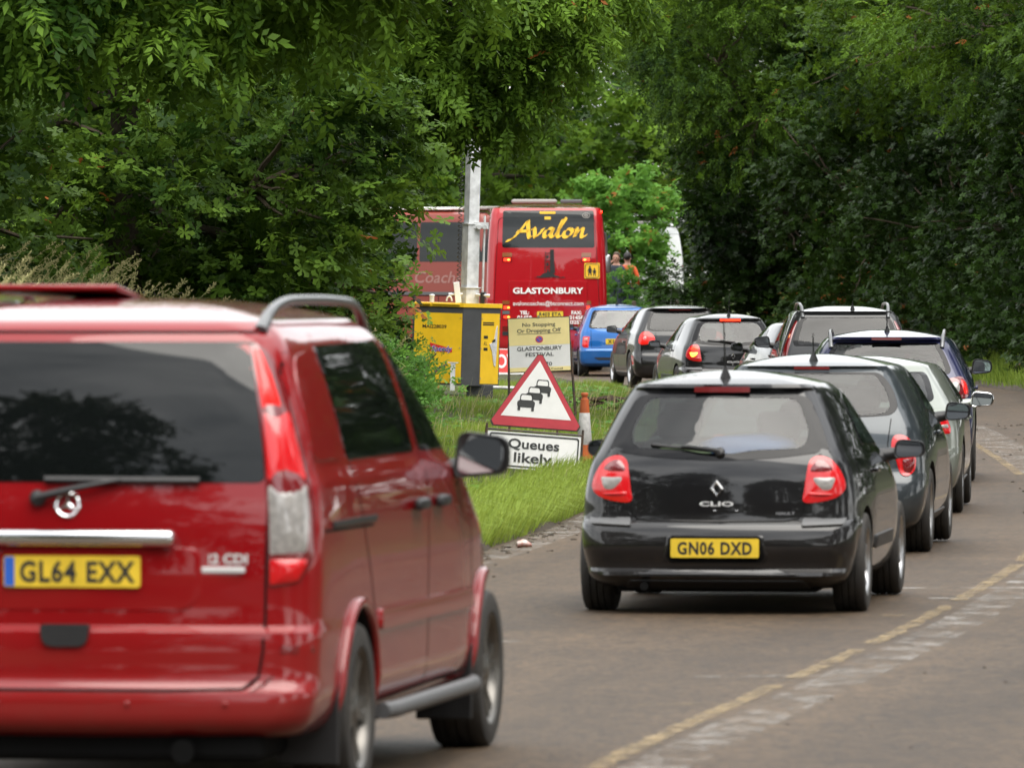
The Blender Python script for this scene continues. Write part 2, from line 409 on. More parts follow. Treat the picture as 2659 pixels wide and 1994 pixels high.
for y0, y1 in ((26, 30.5), (32.4, 39.4), (40.1, 43.2), (43.7, 48.8), (49.6, 56.2), (57.0, 63), (66, 72), (75, 81), (84, 99), (104, 112)):
    ribbon('centre_line', off_line(y0, y1, 0, .12), .125, .009, M_LINE, jag=.5, seed=k); k += 1
ribbon('faint_line', off_line(26, 64, .01, .12), .11, .0082, patchy('ghost of old road paint', (.20, .15, .10), .52, 9, soft=.2), jag=.5, seed=40)
ribbon('dusty_strip', off_line(26, 64, .25), .28, .0075, M_CHALK)
ribbon('dusty_strip', off_line(80, 110, .3), .5, .0075, M_CHALK)
ribbon('edge_dust', off_line(40, 74, -3.82), .30, .0075, M_CHALK)
for y, a, b in ((51.6, -1.0, .9), (49.9, -.2, .5), (43.9, -2.6, -1.9), (47.3, -.4, 0), (37.6, -.45, -.05), (40.2, -.5, .2)):
    ribbon('cross_line', [(float(road_x(y)) + a + (b - a) * i / 8, y + .1 * i / 8) for i in range(9)], .09 if y > 45 else .06, .0085, M_WLINE if y not in (47.3, 37.6) else M_LINE, jag=.5, seed=int(y))

# clods of mud on the road (too many to count)
def clods():
    rng = random.Random(5); mb = MB()
    def lump(x, y, s):
        bm = bmesh.new(); bmesh.ops.create_icosphere(bm, subdivisions=1, radius=s)
        for v in bm.verts: v.co = v.co * rng.uniform(.6, 1.3); v.co.z *= .5
        bm.transform(Matrix.Translation((x, y, g(y) + .006)))
        mb.add([v.co[:] for v in bm.verts], [[v.index for v in f.verts] for f in bm.faces]); bm.free()
    for _ in range(240):
        y = rng.uniform(70, 112); lump(float(road_x(y)) + rng.gauss(1.5, .8), y, rng.uniform(.008, .03))
    for _ in range(90):
        y = rng.uniform(31, 62); lump(float(road_x(y)) + rng.uniform(.4, 3.2), y, rng.uniform(.005, .016))
    for _ in range(160):
        y = rng.uniform(50, 75); lump(float(road_x(y)) - lw(y) + abs(rng.gauss(0, .25)), y, rng.uniform(.008, .03))
    o = mb.build('mud_crumbs', M_EARTH, smooth=60); tag(o, kind='stuff', label='dark crumbs of mud scattered over the road')
clods()

# ------------------------------------------------------------------ foliage
def leaf_mat(name, dark, light, trans=.38, rough=.5):
    m = bpy.data.materials.new(name); m.use_nodes = True; nt = m.node_tree; p = nt.nodes['Principled BSDF']; o = nt.nodes['Material Output']
    a = N(nt, 'ShaderNodeAttribute', attribute_name='tint')
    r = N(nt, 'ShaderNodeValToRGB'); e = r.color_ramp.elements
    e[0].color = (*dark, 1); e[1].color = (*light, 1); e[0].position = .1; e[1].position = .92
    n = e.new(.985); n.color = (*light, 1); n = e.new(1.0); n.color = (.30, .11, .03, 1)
    L(nt, a.outputs['Fac'], r.inputs[0]); L(nt, r.outputs[0], p.inputs['Base Color'])
    p.inputs['Roughness'].default_value = rough; p.inputs['Specular IOR Level'].default_value = .12
    t = N(nt, 'ShaderNodeBsdfTranslucent'); hs = N(nt, 'ShaderNodeHueSaturation'); hs.inputs['Value'].default_value = 1.5; hs.inputs['Hue'].default_value = .485
    L(nt, r.outputs[0], hs.inputs['Color']); L(nt, hs.outputs[0], t.inputs[0])
    x = N(nt, 'ShaderNodeMixShader'); x.inputs[0].default_value = trans
    L(nt, p.outputs[0], x.inputs[1]); L(nt, t.outputs[0], x.inputs[2]); L(nt, x.outputs[0], o.inputs[0])
    return m
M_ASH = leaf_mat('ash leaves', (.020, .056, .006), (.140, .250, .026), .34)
M_OAK = leaf_mat('oak leaves', (.020, .054, .008), (.135, .235, .028), .3)
M_DARKLEAF = leaf_mat('dark hedge leaves', (.010, .030, .004), (.078, .155, .018), .25)
M_SHADELEAF = leaf_mat('leaves darkened for shade', (.006, .017, .003), (.038, .082, .012), .2, .4)  # leaf colour darkened to carry the shade under the canopy
M_BRIGHT = leaf_mat('fresh green leaves', (.045, .12, .02), (.125, .28, .045), .4)
M_GRASS = leaf_mat('grass blades', (.060, .120, .012), (.26, .35, .06), .3, .5)
M_HAY = leaf_mat('seeding grass stalks', (.13, .16, .05), (.44, .40, .20), .3, .6)
M_BARK = pmat('bark', (.075, .062, .045), .9, spec=.2, var=(14, 1, (.03, .025, .02)), bump=(25, 1.))
M_TWIG = pmat('twig', (.11, .085, .06), .8, spec=.3, var=(6, .4))

def np_mesh(name, V, F, tint, mat):
    """V (n,3), F list of (faces array (m,k)) blocks, tint per face"""
    me = bpy.data.meshes.new(name); V = np.ascontiguousarray(V, np.float32)
    loops = np.concatenate([f.ravel() for f in F]).astype(np.int32)
    tot = np.concatenate([np.full(len(f), f.shape[1], np.int32) for f in F]); st = np.concatenate([[0], np.cumsum(tot)[:-1]]).astype(np.int32)
    me.vertices.add(len(V)); me.vertices.foreach_set('co', V.ravel())
    me.loops.add(len(loops)); me.loops.foreach_set('vertex_index', loops)
    me.polygons.add(len(tot)); me.polygons.foreach_set('loop_start', st); me.polygons.foreach_set('loop_total', tot)
    at = me.attributes.new('tint', 'FLOAT', 'FACE'); at.data.foreach_set('value', np.ascontiguousarray(tint, np.float32))
    me.materials.append(mat); me.update(calc_edges=True)
    return me

def leaflet(L_, W_, o, d, n, fold=.25, droop=0.):
    """diamond leaflet: base, side, tip, side (folds along the midrib)"""
    o, d, n = np.array(o, float), np.array(d, float), np.array(n, float); d /= np.linalg.norm(d); s = np.cross(n, d); s /= np.linalg.norm(s)
    m = o + d * L_ * .45
    return [o, m + s * W_ / 2 - n * fold * W_ / 2, o + d * L_ - n * droop * L_, m - s * W_ / 2 - n * fold * W_ / 2]
def tmpl_ash(rng, L_=.25, lf=.105, lw_=.046, pairs=4):
    vs = []
    for i in range(pairs):
        x = L_ * (.3 + .62 * i / max(1, pairs - 1)); z = -.55 * x * x / L_ * .6
        for sg in (-1, 1):
            a = R_(rng.uniform(35, 80)); vs += leaflet(lf * rng.uniform(.65, 1.15), lw_ * rng.uniform(.7, 1.2), (x + rng.uniform(-.012, .012), 0, z), (math.cos(a), sg * math.sin(a), rng.uniform(-.5, .2)), (rng.uniform(-.4, .4), rng.uniform(-.4, .4), 1), .25, rng.uniform(0, .4))
    vs += leaflet(lf * 1.1, lw_, (L_, 0, -.33 * L_), (1, 0, -.5), (.3, 0, 1), .25, .15)
    return np.array(vs)
def tmpl_whorl(rng, n=6, lf=.10, lw_=.055, up=.3):
    vs = []
    for i in range(n):
        a = 2 * math.pi * (i + rng.uniform(-.3, .3)) / n; u = rng.uniform(-.2, 1) * up
        vs += leaflet(lf * rng.uniform(.7, 1.15), lw_, (.01 * math.cos(a), .01 * math.sin(a), 0), (math.cos(a), math.sin(a), u), (-.3 * math.cos(a), -.3 * math.sin(a), 1), .2, .2)
    return np.array(vs)
def tmpl_oak(rng, n=6):
    """whorl of lobed leaves, 8 points each"""
    vs = []
    for i in range(n):
        a = 2 * math.pi * (i + rng.uniform(-.3, .3)) / n; l = .105 * rng.uniform(.7, 1.2); u = rng.uniform(-.1, .5)
        d = np.array((math.cos(a), math.sin(a), u)); d /= np.linalg.norm(d); s = np.array((-math.sin(a), math.cos(a), 0)); nn = np.cross(d, s)
        for t, wv in ((0, 0), (.35, .16), (.42, .10), (.72, .30), (1, .0), (.72, -.30), (.42, -.10), (.35, -.16)):
            vs.append(d * l * t + s * l * wv - nn * l * (.25 * t * t + .15 * abs(wv)))
    return np.array(vs)
T_RNG = random.Random(3)
TM = {'ash': ([tmpl_ash(T_RNG) for _ in range(9)], 4), 'ashbig': ([tmpl_ash(T_RNG, .34, .15, .06, 3) for _ in range(4)], 4),
      'oak': ([tmpl_oak(T_RNG) for _ in range(5)], 8), 'whorl': ([tmpl_whorl(T_RNG) for _ in range(5)], 4),
      'whorlbig': ([tmpl_whorl(T_RNG, 5, .17, .095) for _ in range(4)], 4), 'small': ([tmpl_whorl(T_RNG, 5, .06, .035) for _ in range(4)], 4)}

def frames(rng, D, Uj):
    """rotation matrices with x along D and z near Uj"""
    x = D / np.linalg.norm(D, axis=1)[:, None]; y = np.cross(Uj, x); y /= np.linalg.norm(y, axis=1)[:, None] + 1e-9; z = np.cross(x, y)
    return np.stack([x, y, z], 2)
def instance(kind, P, D, U, sc, tint, rng):
    tms, k = TM[kind]; idx = rng.integers(0, len(tms), len(P)); Vs = []; Fs = []; Ts = []; o = 0
    Rm = frames(rng, D, U)
    for t, tm in enumerate(tms):
        q = np.where(idx == t)[0]
        if not len(q): continue
        v = np.einsum('nij,vj->nvi', Rm[q], tm) * sc[q][:, None, None] + P[q][:, None, :]
        nv = len(tm); m = nv // k
        f = (np.arange(len(q))[:, None, None] * nv + np.arange(nv).reshape(m, k)[None]).reshape(-1, k) + o
        Vs.append(v.reshape(-1, 3)); Fs.append(f); Ts.append(np.repeat(tint[q], m) + rng.uniform(-.06, .06, len(q) * m)); o += len(q) * nv
    return np.concatenate(Vs), np.concatenate(Fs), np.concatenate(Ts)

def lump_noise(P, s, seed):
    r = np.random.default_rng(seed); v = np.zeros(len(P))
    for i in range(7):
        k = r.normal(size=3); k *= s * r.uniform(.6, 2.2) / np.linalg.norm(k); v += np.sin(P @ k + r.uniform(0, 6.28)) / 7 ** .5
    return v
def crown_sprays(blobs, n, seed, sub=.75, dens=1.0, fill=.22):
    """twig positions, directions and a tone per clump: each ellipsoid carries many leafy clumps, lit on their upper outer side"""
    rng = np.random.default_rng(seed); B = np.array(blobs, float); area = (B[:, 3] * B[:, 4] * B[:, 5]) ** (2 / 3); Ps = []; Ds = []; Ts = []
    for b, c in zip(B, (n * area / area.sum()).astype(int)):
        rs = sub * (.8 + .15 * (b[3:6].mean() - 1)); rs = min(rs, .6 * b[3:6].min())
        m = max(6, int(dens * 2.6 * (b[3] * b[4] * b[5]) ** (2 / 3) / rs ** 2))
        u = rng.normal(size=(m, 3)); u /= np.linalg.norm(u, axis=1)[:, None]
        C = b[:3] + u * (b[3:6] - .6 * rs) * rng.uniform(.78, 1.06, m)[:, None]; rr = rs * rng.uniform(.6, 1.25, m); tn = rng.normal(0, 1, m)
        k = rng.integers(0, m, c); v = rng.normal(size=(c, 3)); v[:, 2] += .45; v += .7 * u[k]; v /= np.linalg.norm(v, axis=1)[:, None]
        p = C[k] + v * rr[k][:, None] * np.array([1.15, 1.15, .75]) * np.sqrt(rng.uniform(.35, 1.1, c))[:, None]; d = v + .5 * u[k]
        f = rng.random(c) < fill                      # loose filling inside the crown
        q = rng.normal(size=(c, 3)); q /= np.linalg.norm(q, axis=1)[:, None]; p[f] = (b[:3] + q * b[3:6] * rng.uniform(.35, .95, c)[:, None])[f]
        t = tn[k]; t[f] -= .8  # inner filling toned darker: crown shade put into the leaf tint
        inside = np.zeros(c, bool)
        for b2 in B:
            if not (b2 == b).all(): inside |= (((p - b2[:3]) / b2[3:6]) ** 2).sum(1) < .45
        Ps.append(p[~inside]); Ds.append(d[~inside]); Ts.append(t[~inside])
    return np.concatenate(Ps), np.concatenate(Ds), np.concatenate(Ts)
def crown_mesh(name, blobs, n_spray, kind, mat, seed, per=7, twig=.55, sub=.75, dens=1., droop=.35, sc=1., tone=.42, zfine=None, bigkind=None, keep=.5, fill=.22):
    rng = np.random.default_rng(seed + 1); P, D, tn = crown_sprays(blobs, n_spray, seed, sub, dens, fill)
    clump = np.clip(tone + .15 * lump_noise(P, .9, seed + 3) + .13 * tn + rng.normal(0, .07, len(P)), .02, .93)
    D = D + rng.normal(0, .45, D.shape); D[:, 2] -= droop; D /= np.linalg.norm(D, axis=1)[:, None]
    out = []
    def emit(Pq, Dq, tq, kd, pr, scl):
        m = len(Pq); t = np.tile(np.linspace(0, 1, pr), (m, 1)) + rng.uniform(-.06, .06, (m, pr))
        pos = Pq[:, None] + Dq[:, None] * (t * twig)[..., None]; pos[..., 2] -= .25 * droop * twig * t ** 2
        pos = pos.reshape(-1, 3) + rng.normal(0, .04, (m * pr, 3))
        d = np.repeat(Dq, pr, 0) + rng.normal(0, .65, (m * pr, 3)); d[:, 2] -= .15
        U = np.tile([0, 0, 1.], (m * pr, 1)) + rng.normal(0, .35, (m * pr, 3)) + .3 * np.repeat(Dq, pr, 0)
        tt = np.clip(np.repeat(tq, pr) + rng.normal(0, .07, m * pr) + .14 * (t.ravel() - .5), .01, .955)
        odd = rng.random(m * pr) < .0012; tt[odd] = 1.06
        out.append(instance(kd, pos, d, U, scl * rng.uniform(.75, 1.25, m * pr), tt, rng))
    if zfine is None: emit(P, D, clump, kind, per, sc)
    else:
        fine = P[:, 2] < zfine; emit(P[fine], D[fine], clump[fine], kind, per, sc)
        q = np.where(~fine)[0]; q = q[rng.random(len(q)) < keep]
        if len(q): emit(P[q], D[q], clump[q], bigkind, max(3, per // 2), sc * 1.5)
    V = []; F = []; T = []; o = 0
    for v, f, t in out: V.append(v); F.append(f + o); T.append(t); o += len(v)
    return np_mesh(name, np.concatenate(V), F if len({f.shape[1] for f in F}) > 1 else [np.concatenate(F)], np.concatenate(T), mat), P, D

def branch_path(a, b, rng, sag=.0, wig=.12, n=7):
    a, b = Vector(a), Vector(b); l = (b - a).length; out = []
    for i in range(n):
        t = i / (n - 1); p = a.lerp(b, t); k = math.sin(math.pi * t) * l * wig
        out.append(p + Vector((rng.uniform(-1, 1), rng.uniform(-1, 1), rng.uniform(-.3, 1))) * k * .6 + Vector((0, 0, -sag * t * t)))
    return out
def tree(name, label, base, blobs, seed, trunk_h, trunk_r, kind='ash', mat=None, n=3000, group=None, twigs=60, twig_pick=None, cat='tree', **kw):
    """thing at base (blobs are given relative to it) with trunk (limbs) and crown"""
    rng = random.Random(seed); root = thing(name, label, cat, base, 0, group)
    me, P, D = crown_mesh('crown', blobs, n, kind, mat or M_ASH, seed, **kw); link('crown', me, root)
    mb = MB(); top = Vector((0, 0, trunk_h))
    pth = branch_path((0, 0, -.3), top, rng, wig=.05); mb.tube(pth, [trunk_r * (1.25 - .5 * i / 6) for i in range(7)], 10)
    hubs = []
    for b in blobs:
        c = Vector(b[:3]); st = pth[rng.choice([3, 4, 5, 6])]; q = branch_path(st, c + Vector((0, 0, -.2 * b[5])), rng, wig=.1)
        r0 = trunk_r * .5; mb.tube(q, [r0 * (1 - .75 * i / 6) for i in range(7)], 7); hubs += q[2:]
    H = np.array([h[:] for h in hubs]); prng = np.random.default_rng(seed); cand = np.arange(len(P))
    if twig_pick is not None: cand = cand[twig_pick(P)]
    for i in prng.permutation(cand)[:twigs]:
        h = H[np.argmin(((H - P[i]) ** 2).sum(1))]
        q = branch_path(h, P[i] + D[i] * .3, rng, wig=.08, n=6); mb.tube(q, [.035 * (1 - .8 * j / 5) + .004 for j in range(6)], 5, mat=1, cap=False)
    mb.build('trunk', [M_BARK, M_TWIG], root, 60)
    return root
# ------------------------------------------------------------------ grass
def blades(name, P, H, W, lean, tint, mat, seed, label, kind='stuff', bend=.35):
    """tapered bent blades at P (n,3)"""
    r = np.random.default_rng(seed); n = len(P); a = r.uniform(0, 2 * np.pi, n); s = np.stack([np.cos(a), np.sin(a), 0 * a], 1)
    d = lean + r.normal(0, .28, (n, 3)); d[:, 2] = 0
    up = np.array([0, 0, 1.])
    b = P; m = P + up * (H * .6)[:, None] + d * (H * .35)[:, None]; t = P + up * (H * (1 - bend * np.linalg.norm(d, axis=1)))[:, None] + d * (H * 1.0)[:, None]
    V = np.stack([b - s * W[:, None] / 2, b + s * W[:, None] / 2, m + s * W[:, None] * .4, t, m - s * W[:, None] * .4], 1).reshape(-1, 3)
    i0 = np.arange(n)[:, None] * 5
    me = np_mesh(name, V, [i0 + np.array([[0, 1, 2, 4]]), i0 + np.array([[4, 2, 3]])], np.concatenate([tint, tint]), mat); o = link(name, me); tag(o, label, kind=kind)
    return o
def verge_points(n, y0, y1, d0, d1, sign, seed, edge_bias=0.):
    r = np.random.default_rng(seed); Y = r.uniform(y0, y1, n); u = r.random(n); u = u ** (1 + edge_bias); d = d0 + (d1 - d0) * u
    X = np.empty(n); Z = np.empty(n); gx = road_x(Y); lwv = np.array([lw(y) for y in Y]) if sign < 0 else np.full(n, RWID)
    sl = np.gradient(road_x(np.array([*Y, Y[-1] + 1]))) if 0 else (road_x(Y + .5) - road_x(Y - .5)); k = np.sqrt(1 + sl ** 2)
    X = gx + sign * (lwv + d) * k
    gz = np.array([g(y) for y in Y]); hz = np.array([(verge_h(q) if sign < 0 else verge_hr(q)) for q in d])
    return np.stack([X, Y, gz + hz - .01], 1), d
def verge_weeds():
    """broad-leaved weeds and a few pale seed stalks among the verge grass"""
    r = np.random.default_rng(41); P, d = verge_points(2200, 50, 135, .2, 5, -1, 42, 0); nz = lump_noise(P, 1.1, 5); P = P[(nz > .1) & ~((np.abs(P[:, 0] - .2) < .7) & (P[:, 1] > 74) & (P[:, 1] < 79.3))]; n = len(P); P[:, 2] += r.uniform(.03, .14, n)
    v, f, t = instance('whorl', P, r.normal(size=(n, 3)) * [1, 1, .15], np.tile([0, 0, 1.], (n, 1)) + r.normal(0, .25, (n, 3)), r.uniform(.5, 1.3, n), np.clip(.55 + r.normal(0, .2, n), 0, .95), r)
    tag(link('weeds', np_mesh('weeds', v, [f], t, M_BRIGHT)), 'broad-leaved weeds scattered through the verge grass', kind='stuff')
    P, d = verge_points(2600, 48, 130, .1, 5, -1, 44, .3); nz = lump_noise(P, .8, 9); P = P[(nz > -.1) & ~((np.abs(P[:, 0] - .2) < .7) & (P[:, 1] > 74) & (P[:, 1] < 79.3))]
    blades('seed_stalks', P, r.uniform(.25, .5, len(P)), r.uniform(.004, .008, len(P)), np.array([.35, -.1, 0]), np.clip(.8 + r.normal(0, .12, len(P)), 0, .95), M_HAY, 45, 'thin pale seed stalks standing over the verge grass')
def make_grass():
    r = np.random.default_rng(11)
    P, d = verge_points(150000, 44, 140, .1, 6, -1, 1, .35)
    nz = lump_noise(P * np.array([1, .5, 1]), 1.3, 4); H = np.clip(.09 + .045 * nz + r.normal(0, .03, len(P)), .03, .3); H += .06 * np.exp(-((d - .3) / .4) ** 2); H *= np.where(lump_noise(P * np.array([1, .35, 1]), 2.3, 14) < -.9, .35, 1); H *= np.where((np.abs(P[:, 0] - .2) < .75) & (P[:, 1] > 73) & (P[:, 1] < 79.4), .5, 1)
    keep = ~((np.abs(P[:, 1] - 117.5) < 3.5) & (d < 1.6) & (r.random(len(P)) < .93))
    t = np.clip(.52 + .2 * nz + r.normal(0, .13, len(P)), 0, .93)
    blades('grass', P[keep], H[keep], r.uniform(.004, .009, keep.sum()), np.array([.25, -.1, 0]), t[keep], M_GRASS, 2, 'short green grass covering the verge around the signs')
    P, d = verge_points(20000, 42, 78, .02, .75, -1, 7, .2)       # longer pale grass hanging over the road edge
    H = r.uniform(.16, .36, len(P)); t = np.clip(.75 + r.normal(0, .15, len(P)), 0, .95)
    blades('kerb_grass', P, H, r.uniform(.005, .011, len(P)), np.array([.55, -.35, 0]), t, M_GRASS, 3, 'long pale grass hanging over the earthy road edge', bend=.5)
    P, d = verge_points(26000, 128, 190, .05, 4.5, 1, 9, 0)
    H = r.uniform(.10, .35, len(P)); t = np.clip(.45 + r.normal(0, .15, len(P)), 0, .93)
    blades('bank_grass', P, H, r.uniform(.01, .02, len(P)), np.array([-.2, -.2, 0]), t, M_GRASS, 5, 'rough grass on the far bank under the dark trees')
    # clumps of tall seeding grass
    P, d = verge_points(950, 64, 84, 2.8, 7.0, -1, 13, 0)
    nz = lump_noise(P, 1.8, 8); P = P[nz > -.1]; n = len(P)
    H = r.uniform(1.0, 1.75, n); lean = np.array([.45, -.1, 0]); V = []; F = []; T = []; o = 0
    for i in range(n):
        a = r.normal(0, .16, 2); dx = lean[:2] * .8 + a; pts = []
        for q in np.linspace(0, 1, 6): pts.append(P[i] + np.array([dx[0] * q ** 2.2 * H[i] * .75, dx[1] * q ** 2.2 * H[i] * .75, H[i] * (q - .18 * q ** 3)]))
        pts = np.array(pts); wv = .004
        for j in range(5):
            s = np.array([wv, 0, 0]); V += [pts[j] - s, pts[j] + s, pts[j + 1] + s, pts[j + 1] - s]; F.append([o, o + 1, o + 2, o + 3]); T.append(.35); o += 4
        e = pts[-1] - pts[-2]; e /= np.linalg.norm(e)
        for j in range(16):           # seed head: short spikelets
            c = pts[-1] - e * .17 * (j / 16) - np.array([0, 0, .02]) * 0; dr = e * .5 + r.normal(0, .45, 3); dr /= np.linalg.norm(dr); s = np.cross(dr, [0, .9, .3]); s /= np.linalg.norm(s) + 1e-9
            l = .045 * r.uniform(.6, 1.2); V += [c, c + dr * l * .5 + s * .006, c + dr * l, c + dr * l * .5 - s * .006]; F.append([o, o + 1, o + 2, o + 3]); T.append(np.clip(.75 + r.normal(0, .15), 0, .93)); o += 4
    me = np_mesh('tall_grass', np.array(V), [np.array(F)], np.array(T), M_HAY); tag(link('tall_grass', me), 'tall seeding grass in front of the oak hedge', kind='stuff')
    P, d = verge_points(9000, 62, 100, 3.6, 7.5, -1, 15, 0)
    blades('rough_grass', P, r.uniform(.25, .8, len(P)), r.uniform(.006, .014, len(P)), np.array([.3, -.1, 0]), np.clip(.5 + r.normal(0, .18, len(P)), 0, .93), M_GRASS, 6, 'rough knee-high grass at the foot of the left hedge')
make_grass(); verge_weeds()

# ------------------------------------------------------------------ trees and shrubs
def at(x, y): return (x, y, gl(x, y) - .05)
tree('ash_tree', 'big ash tree whose drooping boughs hang over the red van', at(-8.5, 79),
     [(0, 0, 8.5, 5, 5, 3.6), (2.2, -2.5, 5.4, 2.9, 2.6, 2.6), (5.0, -1.5, 5.6, 2.4, 2.2, 2.55), (6.9, -.5, 5.9, 2.0, 1.8, 2.3), (.6, -2.5, 3.6, 1.5, 1.5, 1.5), (4.2, 2, 7.5, 3.2, 3, 2.6), (6.5, 3, 8.5, 3, 3, 2.6), (1.6, -4.2, 4.5, 2.2, 1.5, 1.6), (4.2, -4.4, 4.3, 2.2, 1.5, 1.5), (6.2, -3.8, 4.6, 1.5, 1.4, 1.5), (7.3, -3, 5.2, 1.2, 1.3, 1.7)],
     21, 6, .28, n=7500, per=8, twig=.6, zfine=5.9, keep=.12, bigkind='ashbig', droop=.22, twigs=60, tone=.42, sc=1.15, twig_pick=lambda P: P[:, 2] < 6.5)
tree('ash_tree', 'ash tree overhanging the light mast and the coach roof', at(-4.6, 108),
     [(0, 0, 9.0, 3.6, 3.6, 3), (3.4, -1.5, 6.4, 2.4, 2.3, 2.6), (4.9, -2, 5.7, 1.25, 1.6, 2.2), (4.6, 1, 8.0, 2.0, 2, 2), (4.3, -2, 3.9, .75, .9, 1.05), (1.7, -1, 4.6, 1.9, 1.8, 1.9), (3.3, -2, 4.6, 1.2, 1.3, 1.4), (4.1, -2.6, 4.7, 1.1, .9, 1.6), (4.0, -3.2, 5.2, 1.2, .9, 1.8), (4.2, -2.2, 4.4, .9, .9, 1.2), (5.0, -2.4, 4.9, .95, 1.0, 1.2), (2.6, -2.4, 3.9, .9, .9, .9), (3.4, -2.6, 3.3, .65, .8, .75), (2.9, -2.4, 2.7, .5, .7, .6)],
     22, 6.5, .24, n=5200, per=8, twig=.5, zfine=6.8, keep=.3, bigkind='ashbig', droop=.15, twigs=50, tone=.50, twig_pick=lambda P: P[:, 2] < 7)
tree('oak_tree', 'low spreading oak with lobed leaves behind the tall grass', at(-4.3, 90),
     [(-.6, 0, 2.4, 2.2, 1.6, 1.8), (1.4, -.4, 2.5, 1.7, 1.4, 1.9), (-2.6, -1, 2.2, 1.9, 1.5, 1.7), (2.0, .6, 1.4, .95, 1.1, 1.3), (0, 1, 4.6, 2.6, 2, 1.6)],
     23, 3.2, .20, kind='oak', mat=M_OAK, n=3000, per=5, twig=.45, droop=.0, twigs=70, tone=.45)
tree('oak_tree', 'second oak with browner tips left of the low spreading oak', at(-8.2, 84),
     [(0, 0, 2.2, 2.2, 1.6, 1.9), (2.2, -.5, 1.6, 1.6, 1.2, 1.5), (-2.2, 0, 2.2, 2, 1.6, 1.9)],
     24, 3.0, .18, kind='oak', mat=M_OAK, n=1800, per=5, twig=.45, droop=.0, twigs=70, tone=.5)
def shrub(label, x, y, blobs, seed, n=500, kind='whorl', mat=M_DARKLEAF, group='shrubs along the left verge', name='shrub', **kw):
    return tree(name, label, at(x, y), blobs, seed, .7, .04, kind=kind, mat=mat, n=n, group=group, twigs=18, cat='shrub', **{**dict(per=5, twig=.4, droop=.0), **kw})
shrub('dense hedge shrub beside the light tower with broad leaves', -2.8, 100, [(0, 0, 1.2, 1.0, 1.1, 1.5), (.3, .5, 2.4, .8, .8, 1.0)], 31, 750)
shrub('leafy shrub between the oak and the light tower', -3.0, 110, [(0, 0, 1.5, 1.0, 1.2, 1.7), (-.9, 1, 2.6, 1.2, 1.2, 1.4)], 32, 750)
shrub('bramble in front of the yellow cabinet with arching stems', -1.85, 112, [(0, 0, .45, .40, .6, .55), (.40, 1.5, .25, .35, .6, .3)], 33, 330, kind='small', mat=M_BRIGHT, tone=.35)
shrub('nettle clump at the verge beside the van mirror', -1.55, 96, [(0, 0, .35, .6, 1.6, .45)], 34, 340, kind='small', mat=M_BRIGHT, tone=.35)
shrub('low hawthorn shrub behind the tall grass', -6.2, 76, [(0, 0, .9, 1.2, .8, .9)], 35, 330, kind='small', tone=.55)
shrub('pale elder shrub under the ash boughs', -7.5, 72, [(0, 0, 1.1, 1.0, .8, 1.1)], 36, 260, kind='ash', mat=M_ASH, tone=.6)
for i, (x, y, sd) in enumerate(((-11, 94, 41), (-6.5, 101, 42), (-3.9, 116, 43))):      # inner hedge, closes the view behind the oaks
    shrub(['tall dark hawthorn thicket deep behind the second oak', 'tall dark hawthorn thicket between the two oaks and the ash', 'tall dark hawthorn thicket behind the light tower cabinet'][i], x, y,
          [(0, 0, 2.2, 2.6 if i < 2 else 1.3, 1.4, 2.4), (-1.5, .5, 3.8, 2.4 if i < 2 else 1.3, 1.5, 2.0)], sd, 1100, kind='whorlbig', mat=M_OAK, tone=.3, per=4)

